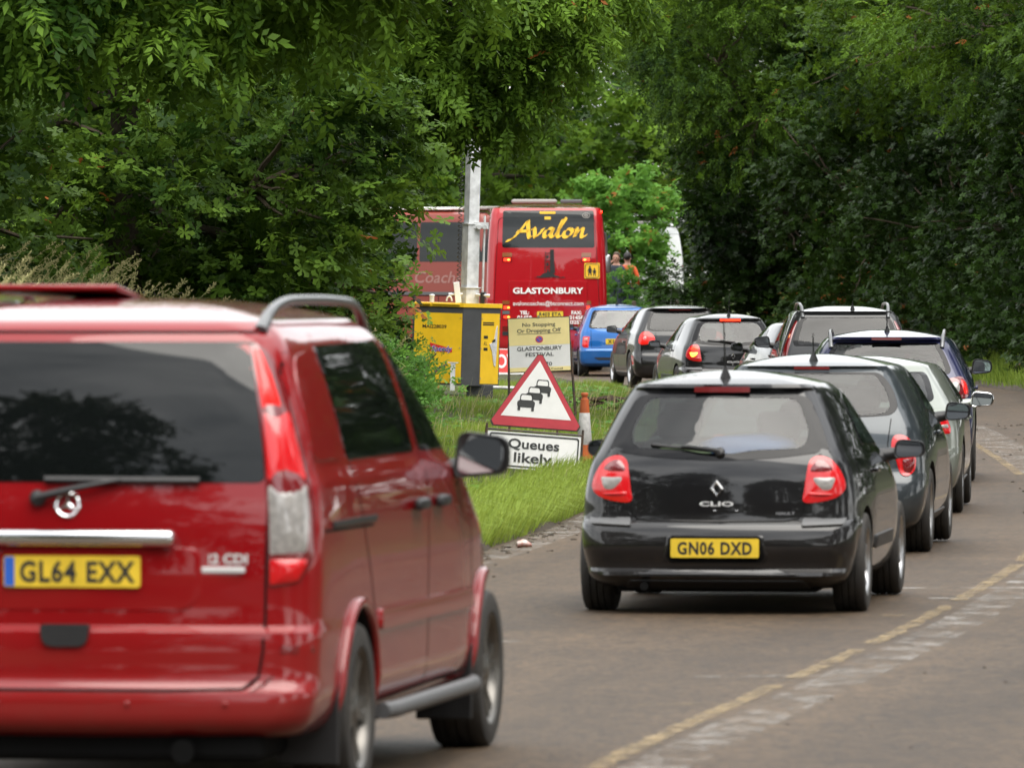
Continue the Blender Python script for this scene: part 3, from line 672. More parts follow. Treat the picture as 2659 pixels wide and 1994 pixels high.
# the dark wall of trees on the outside of the bend
def off_pt(y, d):
    i = int(np.argmin(np.abs(CL[:, 1] - y) + (CL[:, 0] < -12) * 50)); return CL[i, 0] + NR[i, 0] * (RWID + d), CL[i, 1] + NR[i, 1] * (RWID + d)
M_WALL = leaf_mat('shade-dark bend ash leaves', (.008, .026, .004), (.105, .200, .018), .3)  # darker copy of the ash leaf, canopy shade put into its colour
GW = 'dark trees walling the outside of the bend'
wall = [(150, 5.0, 51), (159, 5.0, 52), (168, 4.8, 53), (177, 4.8, 54), (186, 5.2, 55)]
wl = ['dark ash tree over the right-hand bank above the blue car mirror', 'tall ash with sunlit upper sprays right of the roof-railed car', 'broad dark tree behind the roof-railed car',
      'dark tree with pale hanging sprays behind the second black hatchback', 'dark leaning tree that closes the gap beside the coach']
for (y, d, sd), lb in zip(wall, wl):
    x, yy = off_pt(y, d); r = random.Random(sd)
    bl = [(0, 0, 9.5, 4.6, 4.6, 3.4), (-2.2, -3.4, 7.0, 3.0, 2.4, 2.2), (1.5, -3.8, 7.4, 3.0, 2.4, 2.3), (-.4, -3.0, 5.4, 2.4, 1.6, 1.3)]
    bl = [(a + r.uniform(-.5, .5), b + r.uniform(-.5, .5), c + r.uniform(-.5, .4), q, s, t) for a, b, c, q, s, t in bl]
    if sd == 55: x, yy = 6.3, 190; bl = [(0, 0, 9.5, 4.4, 4.6, 3.4), (-1.5, -1.5, 7.0, 2.3, 2.2, 2.0), (-.6, -1.8, 5.6, 2.2, 1.8, 1.5)]
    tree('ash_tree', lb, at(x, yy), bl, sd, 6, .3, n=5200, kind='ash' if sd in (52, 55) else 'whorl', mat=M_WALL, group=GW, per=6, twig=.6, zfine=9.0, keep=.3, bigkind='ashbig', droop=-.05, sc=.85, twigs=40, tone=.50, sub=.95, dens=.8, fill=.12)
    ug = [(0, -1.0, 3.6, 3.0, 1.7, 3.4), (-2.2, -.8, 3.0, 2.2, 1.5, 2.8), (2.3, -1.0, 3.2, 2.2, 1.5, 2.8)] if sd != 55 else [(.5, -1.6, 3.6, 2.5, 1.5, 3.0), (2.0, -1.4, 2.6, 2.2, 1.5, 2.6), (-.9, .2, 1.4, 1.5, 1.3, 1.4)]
    tree('added_understory_tree', 'added understory tree with shade-coloured leaves under the ' + lb, at(x - .3, yy + .8), ug, sd + 100, 3, .14, n=3600, kind='whorl', mat=M_SHADELEAF, group='shade-coloured trees under the ash canopy', per=6, twig=.4, sc=.85, twigs=30, tone=.5, droop=.1, sub=.8)  # added understory, its dark leaves stand in for canopy shade
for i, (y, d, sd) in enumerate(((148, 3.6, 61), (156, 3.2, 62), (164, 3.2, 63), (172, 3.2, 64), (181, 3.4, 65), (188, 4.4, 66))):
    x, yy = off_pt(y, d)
    tree('shrub', ['bramble thicket at the right-hand edge of the dark trees', 'bramble thicket beside the blue mirror on the far bank', 'shrub with shade-coloured leaves behind the blue roof-railed car', 'shrub with shade-coloured leaves behind the dark roof-railed car',
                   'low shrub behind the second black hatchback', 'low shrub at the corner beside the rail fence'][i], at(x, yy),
         [(0, 0, .8, 2.8, 1.1, 1.2), (1.0, .8, 2.0, 2.4, 1.1, 1.4)], sd, 1, .06, kind='whorl', mat=M_SHADELEAF, n=1100, group='shrubs under the dark trees', per=5, twig=.5, droop=.1, twigs=25, sc=.9, tone=.6, cat='shrub')  # leaves coloured dark for the shade under the trees

# lit trees far beyond the gap
far = [(-6.5, 224, 71, 1.3), (-1.0, 228, 72, 1.5), (-12, 226, 73, 1.4), (9.5, 242, 74, 1.6), (3.6, 258, 75, 1.3)]
fl = ['pale green tree above the left end of the coach roof', 'pale green tree directly behind the coach roof', 'far green tree behind the side-on coach', 'far green tree beyond the white lorry', 'tall pale tree closing the bright gap']
for (x, y, sd, k), lb in zip(far, fl):
    tree('tree', lb, at(x, y), [(0, 0, 5.0 * k, 4.4, 3, 4.4 * k), (2, -1, 3 * k, 2.6, 2, 2.6), (-2.5, -1, 3.2 * k, 2.5, 2, 2.8), (0, 0, 8 * k, 3.4, 2.6, 2.6)], sd, 4, .22, n=1700, kind='whorlbig', mat=M_ASH, group='lit trees beyond the bend', per=5, twig=.8, sc=1.5, tone=.6, twigs=10)
tree('shrub', 'round fresh green shrub in the bright gap right of the coach', at(3.0, 214), [(0, 0, 1.9, 1.35, 1.2, 1.9), (-.7, -.2, 2.6, .8, .8, 1.0)], 81, 1.2, .07, n=520, kind='whorlbig', mat=M_BRIGHT, per=5, twig=.4, twigs=10, tone=.5, cat='shrub', droop=.0)
tree('hedge', 'low fresh green hedge below the two people', at(3.1, 200.5), [(0, 0, .75, 1.9, .5, .75), (1.2, .1, .85, 1.0, .5, .8)], 82, .5, .04, n=420, kind='whorl', mat=M_BRIGHT, per=5, twig=.35, twigs=6, tone=.6, cat='hedge', droop=-.1)

# trees along the rest of the road, out of frame: their shade and their reflections in the paint are in view
proto = tree('out_of_frame_hedgerow_tree', 'out-of-frame hedgerow tree with shade-coloured leaves beside the road', at(13, 128), [(0, 0, 6.5, 4.2, 4.2, 4.3), (0, -1.5, 3.2, 3.4, 2.8, 3.0)], 91, 4, .25, n=2300, kind='whorlbig', mat=M_SHADELEAF, group='hedgerow trees beside the road out of the frame', per=6, twig=.7, sc=1.0, tone=.5, twigs=6)  # dark leaf colour stands in for shade in the reflections
pr = random.Random(8)
spots = [(off_pt(y, 6.5 if y > 50 else 9.5)) for y in (136, 117, 106, 96, 86, 76, 66, 57, 48, 38, 28, 17)] + [(-14, 30), (-15, 100), (-9.5, 116), (-6.5, 124)]
spots += [(15, 162), (13.5, 172), (12, 181), (11, 190), (9.5, 199), (13, 205), (-16, 236), (-9, 246), (-3, 250), (2, 274), (8, 262), (14, 250), (-22, 240)]
spots += [(-17, -4), (-21.5, -18), (-26, -34), (-34, -50), (3.5, -16), (1.5, -34), (-2.5, -52), (-40, -30), (-7, -78), (-24, -100), (-33, -75)]
for i, (x, y) in enumerate(spots):
    c = copy_tree(proto); c.location = at(x, y); c.rotation_euler = (0, 0, pr.uniform(0, 6.28)); s = pr.uniform(.85, 1.2) * (1 if i < 29 else 1.75); c.scale = (s, s, s)
# ------------------------------------------------------------------ vehicle bodies
class Body:
    """closed shell built from horizontal outlines. rows: (z, half width, rear y, front y, rear taper)"""
    def __init__(s, rows, crown=.08, rc=.14, fc=.25, bow_r=.05, bow_f=.18, tap_len=1.2, tap_f=.10, nz=46, rc_top=None, xc=2.0, power=2.0):
        A = np.array(rows, float); z = A[:, 0]
        s.w, s.r, s.f, s.t = (pchip(z, A[:, i]) for i in (1, 2, 3, 4)); s.z0, s.z1 = z[0], z[-1]
        s.crown, s.rc, s.fc, s.bow_r, s.bow_f, s.tl, s.tf = crown, rc, fc, bow_r, bow_f, tap_len, tap_f
        s.rct = rc if rc_top is None else rc_top; s.power = power
        zs = np.linspace(s.z0, s.z1, nz); rings = [s.outline(q) for q in zs]
        top = rings[-1]; c = np.array([0, (s.r(s.z1) + s.f(s.z1)) / 2])
        for k in (.985, .96, .92, .86, .78, .68, .56, .42, .28, .14):
            q = c + (top[:, :2] - c) * k; rings.append(np.column_stack([q, np.full(len(q), s.z1 + crown * (1 - k ** power))]))
        n = len(top); s.n = n; V = np.concatenate(rings); k = len(rings)
        F = [(i * n + j, i * n + (j + 1) % n, (i + 1) * n + (j + 1) % n, (i + 1) * n + j) for i in range(k - 1) for j in range(n)]
        V = np.concatenate([V, [[c[0], c[1], s.z1 + crown], [0, (s.r(s.z0) + s.f(s.z0)) / 2, s.z0]]]); t, b = len(V) - 2, len(V) - 1
        F += [((k - 1) * n + j, (k - 1) * n + (j + 1) % n, t) for j in range(n)] + [((j + 1) % n, j, b) for j in range(n)]
        s.V, s.F = V, F; s.bvh = BVHTree.FromPolygons([tuple(v) for v in V], F)
    def outline(s, z, inset=0., ins_r=None, ins_f=None):
        w = float(s.w(z)) - inset; yr = float(s.r(z)) + (inset if ins_r is None else ins_r); yf = float(s.f(z)) - (inset if ins_f is None else ins_f); tr = float(s.t(z))
        u = (z - s.z0) / (s.z1 - s.z0); rc = s.rc + (s.rct - s.rc) * u; rc = min(rc, w * .8); fc = min(s.fc, w * .8, (yf - yr) * .3); P = []
        for x in np.linspace(0, w - rc, 18)[:-1]: P.append((x, yr))
        for a in np.linspace(0, 90, 11): P.append((w - rc + rc * math.sin(R_(a)), yr + rc * 1.15 * (1 - math.cos(R_(a)))))
        for y in np.linspace(yr + rc * 1.15, yf - fc * 1.6, 30)[1:-1]: P.append((w, y))
        for a in np.linspace(0, 90, 9): P.append((w - fc + fc * math.cos(R_(a)), yf - fc * 1.6 * (1 - math.sin(R_(a)))))
        for x in np.linspace(w - fc, 0, 10)[1:]: P.append((x, yf))
        P = np.array(P); y0 = P[:, 1].copy(); x0 = P[:, 0].copy(); m = (yr + yf) / 2
        P[:, 1] += s.bow_r * (x0 / w) ** 2 * np.clip(1 - (y0 - yr) / 1.0, 0, 1) - s.bow_f * (x0 / w) ** 2 * np.clip(1 - (yf - y0) / 1.2, 0, 1)
        k = np.clip(1 - (y0 - yr) / s.tl, 0, 1); kf = np.clip(1 - (yf - y0) / 1.4, 0, 1)
        P[:, 0] *= 1 - tr * k ** 2 - s.tf * kf ** 2
        Q = P[1:-1][::-1].copy(); Q[:, 0] *= -1
        P = np.concatenate([P, Q]); return np.column_stack([P, np.full(len(P), z)])
    def inner(s, z0, z1, inset=.07, ir=.07, iff=.12):
        zs = np.linspace(z0, min(z1, s.z1), 14); rings = [s.outline(q, inset, ir, iff) for q in zs]; n = len(rings[0]); V = np.concatenate(rings); k = len(rings)
        return V, [(i * n + j, i * n + (j + 1) % n, (i + 1) * n + (j + 1) % n, (i + 1) * n + j) for i in range(k - 1) for j in range(n)] + [tuple(range((k - 1) * n, k * n)), tuple(range(n - 1, -1, -1))]

DIRS = {'rear': ((0, -4, 0), (1, 0, 0), (0, 0, 1), (0, 1, 0)), 'front': ((0, 9, 0), (-1, 0, 0), (0, 0, 1), (0, -1, 0)),
        'right': ((4, 0, 0), (0, 1, 0), (0, 0, 1), (-1, 0, 0)), 'left': ((-4, 0, 0), (0, 1, 0), (0, 0, 1), (1, 0, 0))}
def corner_dir(side, ang=35):
    """looking at a rear corner: u runs along the surface from the centre plane outwards"""
    a = R_(ang); c, q = math.cos(a), math.sin(a)
    return (0, 0, 0), (side * c, q, 0), (0, 0, 1), (-side * q, c, 0)
RINGS = (1, .985, .93, .8, .62, .42, .2)
def patch_geo(bvh, poly, dr, lift=.004, rings=RINGS, sink=.006, dome=0., mats=None):
    """shape drawn in a view of the body and laid on its surface with a rounded edge; mats: [(ring fraction, index)]"""
    O, U, Vv, D = (Vector(q) for q in (DIRS[dr] if isinstance(dr, str) else dr))
    if not isinstance(dr, str): O = O - D * 4
    P = np.array(poly); c = P.mean(0); n = len(P); vs = []
    def hit(p, l):
        st = O + U * float(p[0]) + Vv * float(p[1]); h = bvh.ray_cast(st, D, 30)
        if h[0] is None: h = bvh.find_nearest(st + D * 4)
        nn = h[1] if h[1].dot(D) < 0 else -h[1]
        return h[0] + nn * l
    for i, k in enumerate(rings):
        l = -sink if i == 0 else lift + dome * (1 - k * k)
        for p in P: vs.append(hit(c + (p - c) * k, l))
    vs.append(hit(c, lift + dome)); fs = []; ms = []
    def mi(k):
        r = 0
        for fr, ix in (mats or []):
            if k <= fr + 1e-6: r = ix
        return r
    flip = (sum(P[i, 0] * P[(i + 1) % n, 1] - P[(i + 1) % n, 0] * P[i, 1] for i in range(n)) > 0) != (U.cross(Vv).dot(D) < 0)
    for i in range(len(rings) - 1):
        for j in range(n):
            f = (i * n + j, i * n + (j + 1) % n, (i + 1) * n + (j + 1) % n, (i + 1) * n + j); fs.append(f[::-1] if flip else f); ms.append(mi(rings[i]))
    k = len(rings) - 1
    for j in range(n):
        f = (k * n + j, k * n + (j + 1) % n, (k + 1) * n); fs.append(f[::-1] if flip else f); ms.append(mi(0))
    return [v[:] for v in vs], fs, ms
def patch(name, body, poly, dr, mats, parent, smooth=40, ringmats=None, **k):
    v, f, m = patch_geo(body.bvh, poly, dr, mats=ringmats, **k)
    return MB().add(v, f, m).build(name, mats, parent, smooth)
def surf(body, dr, a, b, lift=0.):
    O, U, V, D = (Vector(q) for q in (DIRS[dr] if isinstance(dr, str) else dr))
    if not isinstance(dr, str): O = O - D * 4
    st = O + U * a + V * b; h = body.bvh.ray_cast(st, D, 30)
    if h[0] is None: h = body.bvh.find_nearest(st + D * 4)
    n = h[1] if h[1].dot(D) < 0 else -h[1]
    return h[0] + n * lift, n
def seams(body, lines, parent, wid=.007, lift=.0012, name='shut_lines', mat=None):
    """thin dark gaps between panels; lines: (view, [(a, b) ...])"""
    mb = MB()
    for dr, pts in lines:
        P = []
        for i in range(len(pts) - 1):
            a, b = Vector(pts[i]), Vector(pts[i + 1]); m = max(1, int((b - a).length / .04))
            P += [a.lerp(b, j / m) for j in range(m)]
        P.append(Vector(pts[-1])); vs = []
        for i, p in enumerate(P):
            t = (P[min(i + 1, len(P) - 1)] - P[max(i - 1, 0)]).normalized(); n = Vector((-t.y, t.x)) * wid / 2
            for q in (p + n, p - n): vs.append(surf(body, dr, q.x, q.y, lift)[0][:])
        mb.add(vs, [(2 * i, 2 * i + 1, 2 * i + 3, 2 * i + 2) for i in range(len(P) - 1)])
    return mb.build(name, mat or M_SEAM, parent)

def cut_body(body, cutters, name, mats, parent, smooth=32):
    """cutters: list of lists of (verts, faces, material index), one list per boolean step"""
    me = bpy.data.meshes.new(name); me.from_pydata([tuple(v) for v in body.V], [], body.F); finish(me, mats)
    o = link(name, me); ops = []
    for step in cutters:
        mb = MB()
        for v, f, m in step: mb.add(v, f, m)
        c = mb.build('cutter', mats); bm = bmesh.new(); bm.from_mesh(c.data); bmesh.ops.recalc_face_normals(bm, faces=bm.faces); bm.to_mesh(c.data); bm.free()
        md = o.modifiers.new('b', 'BOOLEAN'); md.operation = 'DIFFERENCE'; md.object = c; md.solver = 'EXACT'; md.material_mode = 'INDEX'; ops.append(c)
    bm = bmesh.new(); bm.from_mesh(me); bmesh.ops.recalc_face_normals(bm, faces=bm.faces); bm.to_mesh(me); bm.free()
    dg = bpy.context.evaluated_depsgraph_get(); nm = bpy.data.meshes.new_from_object(o.evaluated_get(dg))
    o.modifiers.clear(); o.data = nm; nm.name = name; bpy.data.meshes.remove(me)
    for c in ops: d = c.data; bpy.data.objects.remove(c); bpy.data.meshes.remove(d)
    nm.polygons.foreach_set('use_smooth', [True] * len(nm.polygons)); nm.set_sharp_from_angle(angle=R_(smooth))
    o.parent = parent
    return o
def prism_geo(poly, O, U, V, depth, mat):
    m = MB().prism(poly, O, U, V, depth, mat); return m.v, m.f, mat
def cyl_geo(c, axis, r, h, mat, n=40):
    m = MB().lathe([(r, 0), (r, h)], c, axis, n); m.f += [tuple(range(n - 1, -1, -1)), tuple(range(n, 2 * n))]; return m.v, m.f, mat

# ---- wheels
WHEELS = {}
def wheel_meshes(key, R, W, rim_r, style, rim_mat):
    if key in WHEELS: return WHEELS[key]
    t = MB(); h = W / 2
    prof = [(rim_r * .96, -h * .8), (rim_r * 1.02, -h * .98), (R * .88, -h * 1.02), (R * .955, -h * .94), (R * .985, -h * .8)]
    for q in (-.62, -.55, -.2, -.13, .13, .2, .55, .62): prof.append((R if q in (-.62, .2, .62, -.13, -.2, .13, .55, -.55) else R, h * q))
    gro = [(R, -h * .62), (R, -h * .45), (R - .008, -h * .43), (R - .008, -h * .37), (R, -h * .35), (R, -h * .06), (R - .008, -h * .04), (R - .008, h * .04), (R, h * .06), (R, h * .35), (R - .008, h * .37), (R - .008, h * .43), (R, h * .45), (R, h * .62)]
    prof = prof[:5] + gro + [(R * .985, h * .8), (R * .955, h * .94), (R * .88, h * 1.02), (rim_r * 1.02, h * .98), (rim_r * .96, h * .8)]
    t.lathe(prof, (0, 0, 0), (1, 0, 0), 48)
    me = bpy.data.meshes.new('tyre'); me.from_pydata(t.v, [], t.f); finish(me, [M_TYRE], 30)
    r = MB(); r.lathe([(rim_r * .9, -h * .7), (rim_r * .9, h * .45), (rim_r * .93, h * .82), (rim_r * 1.0, h * .95), (rim_r * 1.0, h * .7), (rim_r * .96, h * .5)], (0, 0, 0), (1, 0, 0), 40)
    r.lathe([(rim_r * .88, h * .02), (.01, h * .02)], (0, 0, 0), (1, 0, 0), 30, mat=1)       # brake side, dark
    r.lathe([(.0, h * .86), (.05, h * .84), (.07, h * .7), (.075, h * .3)], (0, 0, 0), (1, 0, 0), 20)
    k = {'5': 5, '7': 7, '10': 10, '5d': 10, 'steel': 12}[style]
    for i in range(k):
        a = 2 * math.pi * i / k + ((.16 if i % 2 else -.16) if style == '5d' else 0); ca, sa = math.cos(a), math.sin(a); wd = {'5': .055, '7': .04, '10': .024, '5d': .026, 'steel': .03}[style]
        ta = np.array((0, -sa, ca)); ra = np.array((0, ca, sa)); xx = np.array((1, 0, 0)); vs = []
        for rr, hw, x0 in ((.05, wd * .8, h * .78), (rim_r * .55, wd * .5, h * .72), (rim_r * .93, wd * .75, h * .80)):
            for sx, st in ((0, -1), (0, 1), (-.035, 1), (-.035, -1)): vs.append(ra * rr + ta * st * hw + xx * (x0 + sx))
        r.add(vs, [(4 * j + q, 4 * j + (q + 1) % 4, 4 * j + 4 + (q + 1) % 4, 4 * j + 4 + q) for j in range(2) for q in range(4)])
    m2 = bpy.data.meshes.new('rim'); m2.from_pydata(r.v, [], r.f); m2.polygons.foreach_set('material_index', r.m); finish(m2, [rim_mat, M_SEAM], 40)
    WHEELS[key] = (me, m2); return WHEELS[key]
def wheels(parent, hw, ys, R, W, rim_r, style='5', rim_mat=None, key='std'):
    ty, ri = wheel_meshes(key, R, W, rim_r, style, rim_mat or M_ALLOY)
    for y in ys:
        for s in (1, -1):
            wn = bpy.data.objects.new('wheel', None); COL.objects.link(wn); wn.parent = parent; wn.location = (s * (hw - W / 2), y, R); wn.rotation_euler = (0, 0, 0 if s > 0 else math.pi)
            link('tyre', ty, wn); o = link('rim', ri, wn); o.rotation_euler = (random.Random(hw * y * s).uniform(0, 6), 0, 0)

def plate(parent, body, z, text, x=0., w_=.52, h_=.111, y=None, tilt=0., cap=.070, extra=None, blue=False):
    """number plate with characters, standing on the rear surface"""
    p, n = surf(body, 'rear', x, z); yy = (p.y if y is None else y) - .012
    ca, sa = math.cos(tilt), math.sin(tilt); O = Vector((x, yy, z)); U = Vector((1, 0, 0)); V = Vector((0, sa, ca))
    mb = MB(); mb.prism(rpoly([(-w_ / 2, -h_ / 2), (w_ / 2, -h_ / 2), (w_ / 2, h_ / 2), (-w_ / 2, h_ / 2)], .012, 3, 9), O, U, V, .014)
    o = mb.build('number_plate', M_PLATE, parent); fr = U.cross(V).normalized()
    t = MB(); add_text(t, text, cap, O + fr * .0015 + U * (.022 if blue else 0), U, V, bold=.034, width=w_ * .845, space=1.12)
    t.build('plate_lettering', M_INK, o)
    if blue:
        b = MB(); b.prism([(-w_ / 2 + .004, -h_ / 2 + .004), (-w_ / 2 + .042, -h_ / 2 + .004), (-w_ / 2 + .042, h_ / 2 - .004), (-w_ / 2 + .004, h_ / 2 - .004)], O + fr * .0015, U, V, .001)
        b.build('blue_band', pmat('plate blue band', (.02, .10, .45), .4), o)
    return o
def mirror(parent, body, side, y, z, w_=.20, h_=.14, d_=.13, mat=None, foot=.07, name='wing_mirror', x=None, rim=None, tilt=2):
    """door mirror: rounded shell with a glass facing back, on a short foot"""
    p, n = surf(body, 'right' if side > 0 else 'left', y, z - h_ * .35); x0 = p.x + side * (foot + w_ / 2)
    sh = MB(); pr = rpoly([(-w_ / 2, -h_ / 2), (w_ / 2, -h_ * .38), (w_ / 2, h_ * .36), (-w_ * .40, h_ / 2)] if side > 0 else [(-w_ / 2, -h_ * .38), (w_ / 2, -h_ / 2), (w_ * .40, h_ / 2), (-w_ / 2, h_ * .36)], .05, 5, .05)
    P = np.array(pr); c = P.mean(0); rings = []
    for k, yy in ((.90, -.004), (.985, -.008), (1, .0), (1.0, d_ * .3), (.93, d_ * .65), (.75, d_ * .9), (.4, d_)):
        q = c + (P - c) * k; rings += [(x0 + a, y + yy, z + b) for a, b in q]
    n_ = len(pr); fs = [(i * n_ + j, i * n_ + (j + 1) % n_, (i + 1) * n_ + (j + 1) % n_, (i + 1) * n_ + j) for i in range(6) for j in range(n_)] + [tuple(range(6 * n_, 7 * n_)), tuple(range(n_ - 1, -1, -1))]
    sh.add(rings, fs); sh.tube([(p.x - side * .03, y + d_ * .4, z - h_ * .34), (x0 - side * w_ * .3, y + d_ * .45, z - h_ * .2)], [.045, .035], 8)
    o = sh.build(name, mat or M_BLACK, parent, 50)
    g_ = MB(); q = c + (P - c) * .86; g_.prism([tuple(t) for t in q], (x0, y - .026, z), (math.cos(R_(13)), -side * math.sin(R_(13)), 0), (0, math.sin(R_(tilt)), math.cos(R_(tilt))), .004, 0)
    g_.build('mirror_glass', M_MIRROR, o)
    if rim:
        r = MB(); q = [(x0 + a, y - .008, z + b) for a, b in (c + (P - c) * .97)]; r.tube(q + [q[0]], .008, 6, cap=False); r.build('mirror_rim', rim, o, 60)
    return o
def wiper(parent, body, piv, a, b, view='rear', name='rear_wiper', r=.012):
    """arm from the pivot and blade between a and b"""
    mb = MB(); p, n = surf(body, view, *piv); mb.lathe([(.03, -.01), (.03, .025), (.02, .035), (0, .036)], p, n, 14)
    def P(t, l): return surf(body, view, *t, l)[0]
    m = ((a[0] + b[0]) / 2, (a[1] + b[1]) / 2)
    L1 = [Vector(piv).lerp(Vector(m), q) for q in np.linspace(0, 1, 6)]; mb.tube([P(q, .028 + .012 * math.sin(math.pi * i / 5)) for i, q in enumerate(L1)], [.017, .016, .013, .011, .009, .008], 7)
    L2 = [Vector(a).lerp(Vector(b), q) for q in np.linspace(0, 1, 10)]; mb.tube([P(q, .014) for q in L2], r, 6)
    return mb.build(name, M_BLACK, parent, 50)
def aerial(parent, base, l, lean=.3, r=.0055):
    mb = MB(); b = Vector(base); mb.lathe([(.035, -.01), (.028, .012), (.012, .05), (.005, .07)], b, (0, -.25, 1), 12)
    d = Vector((0, -lean, 1)).normalized(); mb.tube([b + d * .03, b + d * l * .5, b + d * l], [r * 1.2, r, r * .7], 6)
    return mb.build('aerial', M_BLACK, parent, 50)
def rails(parent, body, x0, y0, y1, h=.06, r=.018, mat=None, zfn=None, n=16):
    for s in (1, -1):
        mb = MB(); pts = []
        def top(x, y):
            hh = body.bvh.ray_cast(Vector((x, y, 5)), Vector((0, 0, -1)), 10); return hh[0].z
        for i in range(n):
            t = i / (n - 1); y = y0 + (y1 - y0) * t; e = min(t, 1 - t); k = 1 - max(0, 1 - e / .26) ** 2.6
            x = s * (x0 - .02 * (1 - k)); pts.append((x, y, top(x, y) - .005 + h * k))
        mb.tube(pts, [r * (1.5 if i in (0, n - 1) else 1.15 if i in (1, n - 2) else 1) for i in range(n)], 10)
        mb.build('roof_rail', mat or M_RAIL, parent, 60)
def seat_set(parent, rows, zb=.35, colr=None, wheel_x=.36, dash_y=None, dash_z=.9):
    mt = colr or M_INT
    for y, xs, hh in rows:
        for x in xs:
            mb = MB(); mb.box((x, y + .25, zb), (.46, .5, .2), bevel=.06); rt = Matrix.Rotation(R_(12), 3, 'X')
            mb.box((x, y - .02, zb + .32), (.46, .14, .6), rt, bevel=.06); mb.box((x, y - .13, zb + .32 + hh), (.26, .10, .17), rt, bevel=.045)
            mb.build('seat', mt, parent, 50)
    if dash_y:
        mb = MB(); mb.box((0, dash_y, dash_z - .12), (1.3, .42, .26), bevel=.08); c = Vector((wheel_x, dash_y - .32, dash_z - .02)); ax = Vector((0, -.85, .5)).normalized(); x = Vector((1, 0, 0)); y = ax.cross(x)
        pts = [c + (x * math.cos(a) + y * math.sin(a)) * .18 for a in np.linspace(0, 2 * math.pi, 22)]; mb.tube(pts, .016, 7, cap=False); mb.tube([c + x * .17, c - x * .17], .02, 6); mb.tube([c, c - ax * .3], .03, 6)
        mb.build('dashboard', M_INT, parent, 50)

def lamp(parent, body, poly, dr, base=None, inner=(), name='tail_light', lift=.007, dome=.010):
    """tail light: coloured lens moulded over the corner, with zones of other lenses on it"""
    FR = (1, .985, .95, .88, .8, .7, .6, .5, .4, .3, .2, .1)
    def dens(p):
        out = []
        for i in range(len(p)):
            a, c = np.array(p[i]), np.array(p[(i + 1) % len(p)]); m = max(1, int(np.linalg.norm(c - a) / .02)); out += [tuple(a + (c - a) * j / m) for j in range(m)]
        return out
    o = patch(name, body, dens(poly), dr, [base or M_REDLENS], parent, 40, lift=lift, dome=dome, sink=.01, rings=FR)
    for nm, pl, mt in inner: patch(nm, body, dens(pl), dr, [mt], o, 40, lift=lift + .004, dome=dome + .001, sink=-.001 - lift, rings=FR)
    return o
def ell(cx, cy, rx, ry, n=20, a0=0, a1=360): return [(cx + rx * math.cos(R_(a)), cy + ry * math.sin(R_(a))) for a in np.linspace(a0, a1, n, endpoint=(a1 - a0) < 360)]
def window(parent, body, poly, dr, name, clear=.90, mat=None, lift=.003):
    """pane with a black printed border"""
    if mat is None: return patch(name, body, poly, dr, [M_GLASSBLK], parent, 40, lift=lift)
    return patch(name, body, poly, dr, [M_FRIT, mat], parent, 40, lift=lift, rings=(1, .985, clear, .75, .6, .4, .2), ringmats=[(clear, 1)])
def scaled(poly, k):
    P = np.array(poly); c = P.mean(0); return [tuple(c + (p - c) * k) for p in P]
def badge(parent, body, text, cap, x, z, width=None, view='rear', mat=None, name='badge', bold=.01, lift=.004):
    p, n = surf(body, view, x, z, lift); U = Vector((1, 0, 0)) if view == 'rear' else Vector((0, 1, 0)); V = n.cross(U); V = V if V.z > 0 else -V
    mb = MB(); add_text(mb, text, cap, p, U, V, width=width, bold=bold); return mb.build(name, mat or M_BADGE, parent)
# ------------------------------------------------------------------ vehicles
P_RED = paint('red van paint', (.205, .002, .004), rough=.3, dirt=.35)
P_BLACK = paint('black car paint', (.005, .005, .006), rough=.3, dirt=.16)
P_GREY = paint('dark slate car paint', (.030, .038, .044), .4, .3, dirt=.25)
P_SILVER = paint('pale silver green car paint', (.23, .25, .22), .55, .32, dirt=.35)
P_NAVY = paint('deep blue car paint', (.010, .012, .055), .2, .3, dirt=.4)
P_BLUE = paint('bright blue car paint', (.006, .10, .34), .3, .3, dirt=.3)
P_CHAR = paint('charcoal car paint', (.015, .016, .017), .3, .3, dirt=.2)
P_COACH = paint('coach red paint', (.33, .006, .011), rough=.3, dirt=.35)

def place(name, label, cat, X, D, head, group=None):
    return thing(name, label, cat, (X, D, g(D)), -R_(head), group)
def arches(hw, ys, zc, R, deep=.34):
    out = []
    for y in ys:
        for s in (1, -1): out.append(cyl_geo((s * (hw - deep), y, zc), (s, 0, 0), R, deep + .3, 1))
    return out

